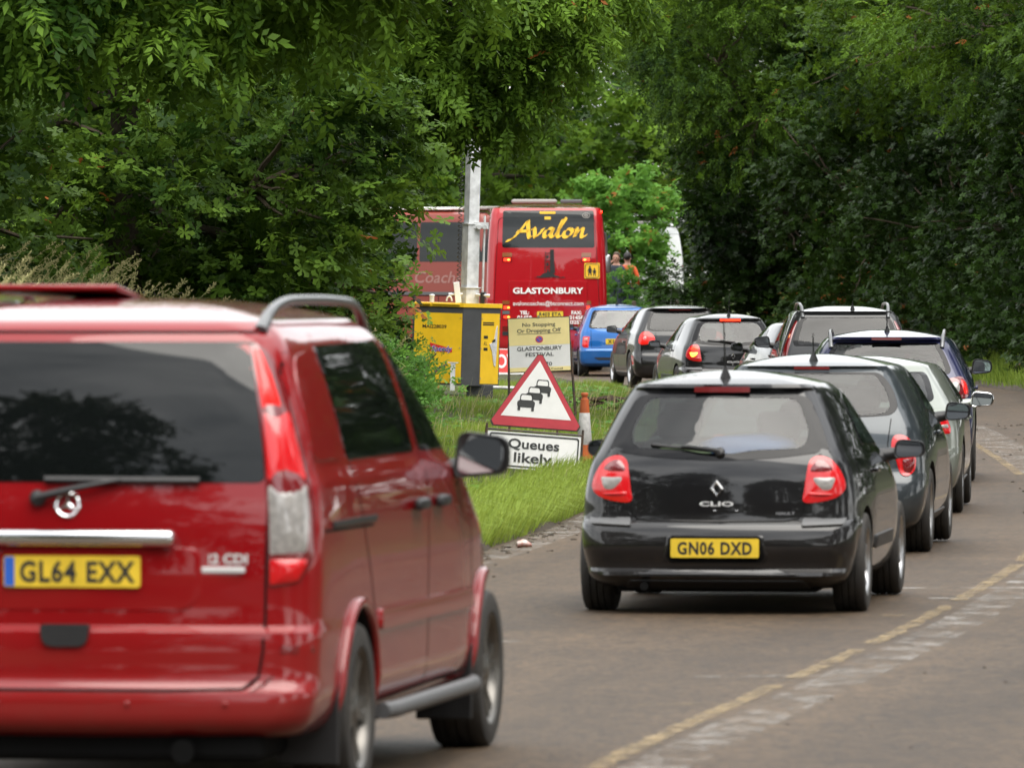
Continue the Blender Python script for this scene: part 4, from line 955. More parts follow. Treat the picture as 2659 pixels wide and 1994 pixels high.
# ================= red people carrier
def red_van():
    t = place('red_van', 'red people carrier van with grey roof rails and dark tinted glass filling the lower left', 'van', -1.69, 30.4, 8.9)
    rows = [(.27, .86, .10, 4.62, .01), (.30, .90, .02, 4.70, .01), (.36, .93, -.005, 4.74, .01), (.42, .945, -.005, 4.76, .012), (.455, .95, .012, 4.76, .012), (.475, .95, .045, 4.75, .012), (.66, .955, .055, 4.68, .012), (.672, .955, .06, 4.67, .012), (.688, .953, .09, 4.66, .014),
            (.90, .955, .095, 4.56, .014), (1.04, .953, .10, 4.34, .016), (1.14, .948, .11, 4.14, .02), (1.22, .938, .125, 3.96, .02), (1.235, .932, .128, 3.92, .02), (1.26, .918, .132, 3.86, .02), (1.45, .872, .175, 3.54, .02), (1.62, .825, .225, 3.22, .02), (1.74, .78, .275, 2.98, .02), (1.80, .735, .32, 2.80, .02), (1.83, .70, .37, 2.70, .02)]
    b = Body(rows, crown=.085, rc=.13, rc_top=.16, bow_r=.055, fc=.2, bow_f=.12, tap_f=.05, tap_len=.8, nz=64, power=2.4)
    hub = (1.02, 4.22)
    ar = arches(.955, hub, .34, .385)
    cut_body(b, [ar], 'body', [P_RED, M_BLACK], t)
    # rear glass, tailgate furniture
    w_ = patch('rear_window', b, rpoly([(-.75, 1.225), (.75, 1.225), (.705, 1.755), (-.705, 1.755)], [.03, .03, .05, .05], 4, .04), 'rear', [M_GLASSBLK], t, lift=.004, rings=(1, .99, .9, .75, .58, .4, .2))
    wiper(t, b, (-.115, 1.165), (-.09, 1.235), (.50, 1.232), r=.014)
    seams(b, [('rear', [(.775, 1.80), (.765, 1.5), (.762, 1.2), (.755, .9), (.752, .60), (.735, .50), (.68, .455), (.4, .449), (-.4, .449), (-.68, .455), (-.735, .5), (-.752, .6), (-.762, 1.2), (-.775, 1.8)]),
              ('rear', [(-.74, 1.79), (.74, 1.79)])], t, wid=.011)
    rec = patch('plate_recess', b, rpoly([(-.475, .745), (.475, .745), (.515, .80), (.52, .985), (-.52, .985), (-.515, .80)], .05, 4, .05), 'rear', [P_RED], t, lift=.003, rings=(1, .97, .93, .8, .6, .4, .2), sink=.002)
    mb = MB(); p, _ = surf(b, 'rear', 0, 1.02); mb.box((0, p.y - .018, 1.018), (.83, .05, .062), bevel=.024, seg=4); mb.build('chrome_strip', M_CHROME, t, 40)
    plate(t, b, .892, 'GL64 EXX', x=.02, h_=.118, w_=.525, blue=True, cap=.076)
    mb = MB(); p, _ = surf(b, 'rear', 0, .65); mb.prism(rpoly([(-.085, .612), (.085, .612), (.095, .695), (-.095, .695)], [.04, .04, .015, .015], 5, .03), (0, p.y - .016, 0), (1, 0, 0), (0, 0, 1), .04); mb.build('tailgate_handle', M_BLACK, t, 40)
    p, n = surf(b, 'rear', 0, 1.142, .004); mb = MB(); Uu, Vv = Vector((1, 0, 0)), n.cross(Vector((1, 0, 0))); Vv = Vv if Vv.z > 0 else -Vv
    mb.tube([p + Uu * .044 * math.cos(a) + Vv * .044 * math.sin(a) for a in np.linspace(0, 2 * math.pi, 28)], .0065, 8, cap=False)
    for a in (90, 210, 330):
        d = Uu * math.cos(R_(a)) + Vv * math.sin(R_(a)); e = n.cross(d); mb.add([p + e * .011, p + d * .043, p - e * .011, p + n * .009], [(0, 1, 3), (1, 2, 3)])
    mb.build('star_badge', M_CHROME, t, 40)
    badge(t, b, '122 CDI', .036, .595, .942, .185, bold=.03); mb = MB(); p, n = surf(b, 'rear', .595, .900, .004); mb.box(p, (.165, .008, .022), bevel=.003); mb.build('badge_bar', M_BADGE, t)
    # tall tail lights on the rear corners
    for s in (1, -1):
        dr = corner_dir(s, 22)
        def q(pts): return [(x * math.cos(R_(22)) + .13 * math.sin(R_(22)), z) for x, z in pts]
        full = rpoly(q([(.764, .825), (.89, .845), (.955, .93), (.965, 1.15), (.945, 1.30), (.885, 1.56), (.82, 1.71), (.765, 1.755), (.732, 1.745), (.758, 1.3)]), .02, 3, .04)
        lp = lamp(t, b, full, dr, M_DREDLENS, (
            ('red_lens', rpoly(q([(.768, 1.235), (.93, 1.235), (.91, 1.34), (.875, 1.49), (.764, 1.49)]), .01, 3, .03), M_REDLENS),
            ('red_lens', rpoly(q([(.762, 1.50), (.845, 1.50), (.81, 1.63), (.775, 1.72), (.742, 1.73)]), .01, 3, .03), pmat('bright red lens', (.75, .010, .006), .2, coat=.3)),
            ('clear_lens', rpoly(q([(.770, .955), (.92, .965), (.935, 1.1), (.932, 1.215), (.768, 1.215)]), .012, 3, .03), M_CLEARLENS),
            ('red_lens', rpoly(q([(.770, .842), (.88, .858), (.92, .92), (.922, .94), (.770, .94)]), .012, 3, .03), M_REDLENS)), lift=.004, dome=.008)
    # bumper corners: reflector recess, sensors
    for x in (.62, .25, -.25, -.62):
        mb = MB(); p, n = surf(b, 'rear', x, .40); mb.lathe([(.012, -.004), (.012, .004), (.009, .006), (0, .006)], p, n, 12); mb.build('parking_sensor', P_RED, t, 50)
    for s in (1, -1): patch('reflector', b, rpoly([(s * .79, .585), (s * .86, .585), (s * .87, .62), (s * .79, .62)], .01, 3, .05), corner_dir(s, 22), [M_DREDLENS], t, lift=.002)
    mb = MB(); mb.box((0, .55, .24), (1.5, .9, .12), bevel=.03); mb.tube([(.45, .05, .22), (.45, .9, .24)], .045, 12); mb.box((0, 2.6, .24), (1.35, 3.2, .12)); mb.build('underbody', M_SEAM, t)
    # right and left flank
    for s, v in ((1, 'right'), (-1, 'left')):
        patch('blank_panel', b, rpoly([(.30, 1.285), (.97, 1.285), (.93, 1.735), (.46, 1.725), (.34, 1.62)], .05, 4, .05), v, [P_RED], t, lift=-.004, sink=.012) if 0 else None
        patch('side_window', b, rpoly([(1.0, 1.29), (2.56, 1.29), (2.46, 1.745), (.93, 1.735)], .05, 4, .06), v, [M_GLASSBLK], t, lift=.004)
        patch('front_window', b, rpoly([(2.70, 1.29), (3.62, 1.285), (3.40, 1.43), (3.08, 1.60), (2.80, 1.735), (2.60, 1.735)], .03, 4, .06), v, [M_GLASSBLK], t, lift=.004)
        patch('quarter_trim', b, rpoly([(.36, 1.30), (.90, 1.30), (.84, 1.72), (.50, 1.70), (.40, 1.6)], .08, 4, .05), v, [P_RED], t, lift=.006, sink=.004)
        seams(b, [(v, [(1.02, 1.78), (1.03, 1.2), (1.44, .62), (1.45, .33)]), (v, [(2.62, 1.77), (2.66, 1.25), (2.63, .34)]), (v, [(3.78, 1.12), (3.80, .75), (3.74, .36), (1.5, .335)]), (v, [(.32, 1.04), (1.35, 1.035)])], t, wid=.011)
        mb = MB(); p, n = surf(b, v, .9, 1.09); mb.box((p.x + s * .001, .95, 1.062), (.012, .95, .022)); mb.build('sliding_track', M_BLACK, t)
        for y in (2.35, 2.86):
            mb = MB(); p, n = surf(b, v, y, 1.085); mb.box((p.x + s * .03, y, 1.085), (.035, .24, .045), bevel=.015); mb.box((p.x + s * .01, y + .09, 1.085), (.04, .05, .05), bevel=.01); mb.build('door_handle', M_BLACK, t, 40)
        for nm, y0, y1, z0, z1 in (('side_moulding', 1.45, 3.76, .62, .70),):
            patch(nm, b, rpoly([(y0, z0), (y1, z0), (y1 - .03, z1), (y0, z1)], .02, 3, .08), v, [P_RED], t, lift=.016, rings=(1, .985, .8, .5, .2), sink=.004)
        for y in hub:      # flared arch lips
            mb = MB(); P = []
            for a in np.linspace(-12, 192, 30):
                pp, nn = surf(b, v, y + .405 * math.cos(R_(a)), max(.29, .34 + .405 * math.sin(R_(a)))); P.append(pp + nn * .004)
            mb.tube(P, .022, 8); mb.build('arch_lip', P_RED, t, 60)
        mb = MB(); mb.tube([(s * .96, 1.50, .30), (s * .985, 1.62, .30), (s * .985, 3.6, .30), (s * .96, 3.72, .30)], .034, 10); mb.build('side_step', M_GREYPL, t, 60)
        for y, k in ((.60, 0), (3.78, 0)):
            mb = MB(); mb.box((s * .83, y, .30), (.24, .02, .32), bevel=.008); mb.build('mud_flap', M_BLACK, t)
        mirror(t, b, s, 3.42, 1.26, .235, .20, .16, foot=.0, tilt=9)
    patch('windscreen', b, rpoly([(-.74, 1.25), (.74, 1.25), (.62, 1.76), (-.62, 1.76)], .06, 4, .08), 'front', [M_GLASSBLK], t, lift=.004)
    for s in (1, -1): patch('headlight', b, rpoly([(s * .55, .78), (s * .86, .82), (s * .86, 1.0), (s * .6, .95)], .04, 4, .05), 'front', [M_CLEARLENS], t)
    rails(t, b, .70, .42, 2.7, h=.085, r=.019, n=22)
    # low dark roof hatch line seen along the roof edge
    mb = MB(); mb.box((-.42, 1.5, 1.935), (.76, .55, .022), Matrix.Rotation(R_(-5), 3, 'X'), bevel=.009, seg=3); mb.build('sunroof_panel', P_RED, t, 40)
    wheels(t, .965, hub, .335, .235, .235, '5d', M_DALLOY, key='van')
red_van()

# ================= small black hatchback, built twice
def small_hatch(name, label, X, D, head, text, lit, full=True, lug=False, group=None, P_=None):
    t = place(name, label, 'car', X, D, head, group); PB = P_ or P_BLACK
    rows = [(.15, .70, .15, 3.80, .05), (.19, .77, .05, 3.90, .05), (.232, .80, -.008, 3.94, .055), (.246, .806, -.006, 3.945, .055), (.272, .815, .026, 3.95, .055), (.40, .845, .0, 3.97, .06), (.50, .853, .018, 3.95, .06), (.535, .855, .04, 3.93, .062), (.556, .855, .085, 3.90, .064), (.66, .855, .095, 3.80, .07), (.80, .845, .11, 3.42, .085), (.90, .825, .135, 3.06, .10),
            (.955, .80, .16, 2.86, .11), (1.05, .762, .235, 2.62, .12), (1.17, .712, .335, 2.32, .135), (1.27, .665, .42, 2.06, .15), (1.315, .635, .455, 1.90, .15), (1.335, .612, .42, 1.84, .15), (1.35, .59, .43, 1.80, .15)]
    b = Body(rows, crown=.075, rc=.15, rc_top=.10, bow_r=.10, nz=60)
    hub = (.70, 3.275); ar = arches(.85, hub, .295, .335)
    rw = rpoly([(0, .90), (.36, .917), (.66, .958), (.60, 1.10), (.515, 1.27), (.44, 1.29), (0, 1.297), (-.44, 1.29), (-.515, 1.27), (-.60, 1.10), (-.66, .958), (-.36, .917)], [.1, .1, .03, .1, .05, .05, .1, .05, .05, .1, .03, .1], 4, .04)
    hole = rpoly([(-.50, .975), (-.20, .965), (-.1, .945), (.1, .945), (.20, .965), (.50, .975), (.53, 1.06), (.455, 1.24), (.40, 1.265), (-.40, 1.265), (-.455, 1.24), (-.53, 1.06)], .06, 4, .05)
    sw = rpoly([(1.0, .985), (2.62, .95), (2.28, 1.17), (2.02, 1.285), (1.5, 1.315), (1.08, 1.26)], .05, 4, .06)
    ws = rpoly([(-.62, .98), (.62, .98), (.52, 1.29), (-.52, 1.29)], .05, 4, .08)
    iv, fi = b.inner(.60, 1.345, .07, .09, .10)
    cuts = [ar, [(iv, fi, 2)], [prism_geo(hole, (0, .75, 0), (1, 0, 0), (0, 0, 1), 1.4 * -1, 2) if 0 else prism_geo(hole, (0, -.6, 0), (1, 0, 0), (0, 0, 1), -1.3, 2) if 0 else (MB().prism(hole, (0, -.6, 0), (1, 0, 0), (0, 0, 1), 1.35).v, MB().prism(hole, (0, -.6, 0), (1, 0, 0), (0, 0, 1), 1.35).f, 2),
             (MB().prism(scaled(sw, .93), (1.2, 0, 0), (0, 1, 0), (0, 0, 1), 2.4).v, MB().prism(scaled(sw, .93), (1.2, 0, 0), (0, 1, 0), (0, 0, 1), 2.4).f, 2)]]
    wv = MB().prism(scaled(ws, .94), (0, 1.75, 0), (1, 0, 0), (0, 0, 1), 1.6); cuts.append([(wv.v, wv.f, 2)])
    cut_body(b, cuts, 'body', [PB, M_BLACK, M_INT], t)
    # rear glass: black border with the clear field inside it
    v, f, m = patch_geo(b.bvh, rw, 'rear', lift=.004); v2, f2, m2 = patch_geo(b.bvh, scaled(hole, 1.0), 'rear', lift=.0055, sink=-.0045)
    fr = MB()
    P = np.array(rw); H = np.array(hole); n = 96
    def resamp(Q, n):
        c = np.array([0, 1.10]); an = np.linspace(0, 2 * np.pi, n, endpoint=False); out = []
        for a in an:
            d = np.array([math.cos(a), math.sin(a)]); best = 0
            for i in range(len(Q)):
                p, q = Q[i] - c, Q[(i + 1) % len(Q)] - c; e = q - p; den = d[0] * e[1] - d[1] * e[0]
                if abs(den) < 1e-9: continue
                tt = (p[0] * e[1] - p[1] * e[0]) / den; uu = (p[0] * d[1] - p[1] * d[0]) / den
                if tt > 0 and -1e-6 <= uu <= 1 + 1e-6: best = max(best, tt)
            out.append(c + d * best)
        return np.array(out)
    A, B_ = resamp(P, n), resamp(H, n); ring = []
    for k, l in ((0, -.006), (.04, .004), (.5, .004), (1, .004)):
        for i in range(n): ring.append(surf(b, 'rear', *(A[i] * (1 - k) + B_[i] * k), l)[0][:])
    for k in (.8, .6, .4, .2):
        for i in range(n): q = np.array([0, 1.10]) + (B_[i] - np.array([0, 1.10])) * k; ring.append(surf(b, 'rear', *q, .004)[0][:])
    ring.append(surf(b, 'rear', 0, 1.10, .004)[0][:]); fs = []; ms = []
    for i in range(7):
        for j in range(n): fs.append((i * n + j, i * n + (j + 1) % n, (i + 1) * n + (j + 1) % n, (i + 1) * n + j)); ms.append(0 if i < 3 else 1)
    for j in range(n): fs.append((7 * n + j, 7 * n + (j + 1) % n, 8 * n)); ms.append(1)
    fr.add(ring, fs, ms).build('rear_window', [M_FRIT, glass('rear window glass', (.66, .78, .72), .95)], t, 40)
    for s, vv in ((1, 'right'), (-1, 'left')): window(t, b, sw, vv, 'side_window', .93, M_GLASS)
    window(t, b, ws, 'front', 'windscreen', .94, M_GLASS)
    wiper(t, b, (.015, .945), (-.395, .988), (-.03, .955))
    # high brake light and spoiler lip
    p, _ = surf(b, 'rear', 0, 1.325); mb = MB(); mb.prism(rpoly([(-.165, 1.302), (.165, 1.302), (.165, 1.335), (-.165, 1.335)], .008, 3, .2), (0, p.y - .012, 0), (1, 0, 0), (0, 0, 1), .03)
    mb.build('brake_light', M_LIT if lit else M_DREDLENS, t)
    # tail lights wrap round the corners
    for s in (1, -1):
        dr = corner_dir(s, 30)
        def q(pts): return [((x * math.cos(R_(30)) + .13 * math.sin(R_(30))), z) for x, z in pts]
        full = spoly(q([(.512, .662), (.520, .74), (.545, .84), (.575, .905), (.635, .932), (.71, .915), (.765, .86), (.80, .785), (.795, .735), (.73, .69), (.62, .662)]), 5)
        lamp(t, b, full, dr, M_REDLENS, (
            ('clear_lens', spoly(q([(.575, .805), (.59, .75), (.64, .722), (.70, .732), (.735, .79), (.72, .812), (.65, .815)]), 4), M_LITORANGE if lit == 2 else M_CLEARLENS),
            ('dark_red_lens', spoly(q([(.57, .84), (.60, .89), (.645, .905), (.69, .888), (.72, .845), (.65, .825)]), 4), M_LIT if lit else M_DREDLENS),
            ('dark_red_lens', spoly(q([(.545, .70), (.55, .72), (.62, .715), (.70, .71), (.69, .70), (.62, .695)]), 4), M_REDLENS)))
    seams(b, [('rear', [(.655, .955), (.60, .94), (.535, .85), (.512, .70), (.508, .60), (.48, .565), (.40, .55), (0, .545), (-.40, .55), (-.48, .565), (-.508, .60), (-.512, .70), (-.535, .85), (-.60, .94), (-.655, .955)])], t, wid=.008)
    for s in (1, -1):
        pl = rpoly([(s * .50, .515), (s * .74, .525), (s * .76, .562), (s * .505, .556)], .012, 3, .05)
        patch('bumper_strip', b, pl if s > 0 else pl[::-1], 'rear', [M_GREYPL], t, lift=.018, sink=.002, rings=(1, .97, .9, .6, .3))
    pr = rpoly([(-.29, .305), (.29, .305), (.315, .345), (.285, .47), (-.285, .47), (-.315, .345)], .02, 3, .05)
    patch('plate_recess', b, pr, 'rear', [PB, M_SEAM], t, lift=.005, sink=.001, rings=(1, .97, .93, .7, .4, .2), ringmats=[(.93, 1)])
    plate(t, b, .395, text, y=surf(b, 'rear', 0, .395)[0].y - .002)
    patch('diffuser', b, rpoly([(-.56, .152), (.56, .152), (.52, .205), (-.52, .205)], .02, 3, .05), 'rear', [M_BLACK], t, lift=.004, sink=.002)
    patch('bumper_ridge', b, rpoly([(-.52, .235), (.52, .235), (.40, .258), (0, .268), (-.40, .258)], .01, 3, .05), 'rear', [PB], t, lift=.016, sink=.002, rings=(1, .9, .6, .3))
    seams(b, [('rear', [(-.74, .408), (-.3, .412)]), ('rear', [(.3, .412), (.74, .408)]), ('rear', [(0.0, .155), (0, .2)])], t, wid=.006, name='bumper_line')
    # rhombus emblem, names
    p, n = surf(b, 'rear', 0, .74, .006); U = Vector((1, 0, 0)); V = n.cross(U); V = V if V.z > 0 else -V; mb = MB()
    oq = [p + V * .052, p + U * .041, p - V * .052, p - U * .041]; iq = [p + V * .026, p + U * .0185, p - V * .026, p - U * .0185]; mid = [(a + c) / 2 + n * .012 for a, c in zip(oq, iq)]
    for i in range(4):
        j = (i + 1) % 4; mb.add([oq[i], oq[j], mid[j], mid[i], iq[j], iq[i]], [(0, 1, 2, 3), (3, 2, 4, 5)])
    mb.build('emblem', M_CHROME, t)
    badge(t, b, 'CLIO', .026, 0, .652, .20, bold=.02); badge(t, b, 'RENAULT', .016, .385, .597, .15, mat=M_ALLOY)
    mb = MB()
    for x in (-.01, .12): p, n = surf(b, 'rear', x, .612, .002); mb.box(p, (.018, .01, .006), bevel=.002)
    mb.build('plate_lamp', M_CHROME, t)
    for s, v in ((1, 'right'), (-1, 'left')):
        mirror(t, b, s, 2.52, .925, .20, .125, .13, foot=.05)
        seams(b, [(v, [(1.02, 1.29), (1.0, .95), (1.10, .7), (1.12, .25), (2.5, .22), (2.58, .5), (2.52, .93)]), (v, [(.32, .41), (.42, .60)])], t, wid=.007)
        mb = MB(); p, n = surf(b, v, 1.22, .83); mb.box((p.x + s * .015, 1.22, .83), (.03, .19, .03), bevel=.012); mb.build('door_handle', PB, t, 40)
        patch('door_moulding', b, rpoly([(1.15, .36), (2.5, .36), (2.45, .44), (1.15, .44)], .02, 3, .1), v, [M_BLACK], t, lift=.012, rings=(1, .97, .7, .4), sink=.002)
    aerial(t, (0, .62, 1.392), .36)
    mb = MB(); mb.box((0, .55, .17), (1.2, .7, .08), bevel=.03); mb.box((0, 2, .17), (1.15, 3.0, .06)); mb.tube([(-.42, .02, .17), (-.42, .7, .17)], .025, 10); mb.build('underbody', M_SEAM, t)
    seat_set(t, [(.95, (-.30, .30), .38), (1.75, (-.36, .36), .42)], .40, dash_y=2.65, dash_z=.95)
    wheels(t, .845, hub, .295, .195, .20, '10', M_ALLOY, key='small')
    return t
HATCH = small_hatch('black_hatchback', 'black hatchback nearest the red van, plate GN06 DXD, luggage behind its rear window', 1.19, 47.5, 7.2, 'GN06 DXD', 0)
small_hatch('black_hatchback', 'black hatchback with lit brake light and amber lamp, ahead of the charcoal estate', 3.55, 129.5, -6.5, 'LM07 HKV', 2)
def in_car(root_loc, head, pts):
    M = Matrix.Translation(root_loc) @ Matrix.Rotation(-R_(head), 4, 'Z'); return [M @ Vector(p) for p in pts]
def bag(name, label, c, d, mat, seed, rz=0):
    """soft stuffed bag"""
    bm = bmesh.new(); bmesh.ops.create_icosphere(bm, subdivisions=3, radius=1)
    for v in bm.verts:
        n = mnoise.noise(v.co * 1.7 + Vector((seed, 0, 0))) * .22 + mnoise.noise(v.co * 4 + Vector((0, seed, 0))) * .07
        v.co = Vector((math.copysign(abs(v.co.x) ** .7, v.co.x), math.copysign(abs(v.co.y) ** .7, v.co.y), math.copysign(abs(v.co.z) ** .75, v.co.z))) * (1 + n) * .85
        v.co.x *= d[0] / 2; v.co.y *= d[1] / 2; v.co.z *= d[2] / 2
    me = bpy.data.meshes.new(name); bm.to_mesh(me); bm.free(); finish(me, [mat], 60); o = link(name, me); o.location = c; o.rotation_euler = (0, 0, rz)
    return tag(o, label, 'bag')
lp = in_car((1.19, 47.5, g(47.5)), 7.2, [(.12, .72, .93), (-.22, .70, .84), (.30, .66, .83)])
bag('blue_bag', 'blue sleeping bag on top of the luggage behind the black hatchback rear window', lp[0], (.75, .36, .28), pmat('blue nylon', (.05, .13, .42), .6, bump=(14, .6)), 3, -.1)
bag('cream_bag', 'pale cream holdall on the left of the luggage in the black hatchback', lp[1], (.55, .40, .34), pmat('cream canvas', (.42, .40, .28), .8, bump=(14, .6)), 9, .2)
bag('olive_bag', 'olive green rucksack on the right of the luggage in the black hatchback', lp[2], (.50, .40, .32), pmat('olive canvas', (.16, .20, .09), .8, bump=(14, .6)), 5, -.3)

# ================= other cars share one builder
def car(name, label, X, D, head, rows, Pm, hub, R, hw, rw, sw, ws, lampdef, text, **k):
    t = place(name, label, 'car', X, D, head, k.get('group'))
    b = Body(rows, crown=k.get('crown', .075), rc=k.get('rc', .15), rc_top=k.get('rct', .10), bow_r=k.get('bow', .09), nz=52)
    Z0 = k.get('cab', .62); ar = arches(hw, hub, R, R + .045)
    if k.get('open', True):
        iv, fi = b.inner(Z0, rows[-1][0] - .005, .07, .09, .10)
        def pz(poly, O, U, V, dep): m = MB().prism(poly, O, U, V, dep); return (m.v, m.f, 2)
        cuts = [ar, [(iv, fi, 2)], [pz(scaled(rw, .9), (0, -.6, 0), (1, 0, 0), (0, 0, 1), k.get('rd', 1.35) * 1), pz(scaled(sw, .92), (1.2, 0, 0), (0, 1, 0), (0, 0, 1), 2.4)], [pz(scaled(ws, .93), (0, ws_y(b, ws), 0), (1, 0, 0), (0, 0, 1), 1.8)]]
        cuts[2][0] = pz(scaled(rw, .9), (0, -.6, 0), (1, 0, 0), (0, 0, 1), -(0) + k.get('rd', 1.35)) if 0 else cuts[2][0]
    else: cuts = [ar]
    cut_body(b, cuts, 'body', [Pm, M_BLACK, M_INT], t)
    gm = (k.get('glass') or M_GLASS) if k.get('open', True) else None
    window(t, b, rw, 'rear', 'rear_window', .9, gm)
    for v in ('right', 'left'): window(t, b, sw, v, 'side_window', .92, M_GLASS if gm else None)
    window(t, b, ws, 'front', 'windscreen', .93, M_GLASS if gm else None)
    ang = k.get('lang', 30)
    for s in (1, -1):
        def q(pts): return [(x * math.cos(R_(ang)) + .13 * math.sin(R_(ang)), z) for x, z in pts]
        sm = (lambda p: spoly(p, 4)) if k.get('lsmooth', True) else (lambda p: rpoly(p, .015, 3, .04))
        lamp(t, b, sm(q(lampdef[0])), corner_dir(s, ang), k.get('lampmat'), [(n, spoly(q(p), 4) if k.get('lsmooth', True) else rpoly(q(p), .01, 3, .04), m) for n, p, m in lampdef[1]])
    if text: plate(t, b, k['pz'], text, y=surf(b, 'rear', 0, k['pz'])[0].y - .004)
    for ln in k.get('lines', ()): seams(b, [ln], t, wid=.007)
    for s, v in ((1, 'right'), (-1, 'left')):
        mirror(t, b, s, *k['mir'], mat=k.get('mirmat'), rim=k.get('mrim'), foot=.05)
        seams(b, [(v, [(y, rows[-1][0] - .06), (y, .3)]) for y in k.get('doors', (1.35, 2.3))], t, wid=.007)
        for y in k.get('handles', (1.55,)):
            mb = MB(); p, n = surf(b, v, y, k.get('hz', .82)); mb.box((p.x + s * .016, y, k.get('hz', .82)), (.03, .18, .032), bevel=.012); mb.build('door_handle', Pm, t, 40)
        patch('sill', b, rpoly([(hub[0] + R + .1, rows[0][0] + .02), (hub[1] - R - .1, rows[0][0] + .02), (hub[1] - R - .1, rows[0][0] + .10), (hub[0] + R + .1, rows[0][0] + .10)], .02, 3, .1), v, [M_BLACK], t, lift=.008, sink=.002)
    if k.get('bump'): patch('bumper_trim', b, k['bump'][0], 'rear', [k['bump'][1]], t, lift=k['bump'][2], sink=.002, rings=(1, .985, .9, .6, .3))
    if k.get('brake'):
        x, z0, z1, m = k['brake']; p, _ = surf(b, 'rear', 0, (z0 + z1) / 2); mb = MB(); mb.prism(rpoly([(-x, z0), (x, z0), (x, z1), (-x, z1)], .006, 3, .2), (0, p.y - .012, 0), (1, 0, 0), (0, 0, 1), .03); mb.build('brake_light', m, t)
    if k.get('wip'): wiper(t, b, *k['wip'])
    if k.get('aer'): aerial(t, *k['aer'])
    if k.get('rail'): rails(t, b, *k['rail'][0], **k['rail'][1])
    mb = MB(); mb.box((0, 2.1, rows[0][0] + .02), (hw * 1.4, 3.6, .06)); mb.build('underbody', M_SEAM, t)
    if k.get('open', True): seat_set(t, [(k.get('s0', 1.05), (-.34, .34), .38), (k.get('s0', 1.05) + .85, (-.37, .37), .42)], .42, dash_y=k.get('dash', 2.75), dash_z=.98)
    wheels(t, hw - .005, hub, R, .205, R * .66, k.get('style', '5'), k.get('rimm'), key=name + str(R))
    if k.get('extra'): k['extra'](t, b)
    return t
def ws_y(b, ws):
    return float(b.f(max(z for _, z in ws))) - .25

def sym(half): return half + [(-x, z) for x, z in reversed(half)]
# dark slate hatchback
car('slate_hatchback', 'dark slate grey hatchback with a rounded rear window, followed by the nearest black hatchback', 2.14, 58.6, 6.1,
    [(.17, .74, .12, 4.05, .05), (.24, .82, .02, 4.14, .05), (.38, .86, .0, 4.18, .05), (.52, .872, .02, 4.16, .055), (.60, .872, .07, 4.1, .06), (.75, .868, .085, 3.85, .07), (.88, .85, .115, 3.4, .085), (.98, .82, .165, 3.08, .10), (1.10, .772, .25, 2.72, .115), (1.24, .705, .36, 2.32, .13), (1.33, .65, .42, 2.05, .14), (1.36, .61, .40, 1.95, .14)],
    P_GREY, (.76, 3.36), .31, .862, rpoly(sym([(.42, .99), (.60, 1.005), (.645, 1.06), (.60, 1.20), (.50, 1.315)]), [.08, .08, .08, .1, .05, .05, .1, .08, .08, .08], 4, .05),
    rpoly([(1.0, 1.03), (2.85, .99), (2.4, 1.25), (2.1, 1.345), (1.4, 1.365), (1.12, 1.30)], .06, 4, .06), rpoly([(-.66, 1.0), (.66, 1.0), (.54, 1.32), (-.54, 1.32)], .05, 4, .08),
    ([(.63, .855), (.60, .78), (.635, .67), (.665, .575), (.73, .57), (.79, .62), (.80, .72), (.77, .82), (.70, .865)], (('clear_lens', [(.665, .80), (.70, .745), (.75, .76), (.76, .80), (.72, .83)], pmat('pink lens', (.5, .16, .15), .15, coat=1)), ('dark_red_lens', [(.67, .70), (.69, .60), (.74, .59), (.78, .65), (.77, .70)], M_DREDLENS))),
    'AE55 YBN', pz=.72, mir=(2.62, .995, .20, .15, .13), wip=((0, .965), (-.40, 1.0), (-.05, .985)), aer=((0, .6, 1.405), .2), crown=.08, group=None, doors=(1.32, 2.5), handles=(1.5,), hz=.86,
    lines=(('rear', [(.59, .98), (.57, .8), (.58, .6), (.5, .575), (-.5, .575), (-.58, .6), (-.57, .8), (-.59, .98)]),), brake=(.13, 1.335, 1.355, M_DREDLENS))
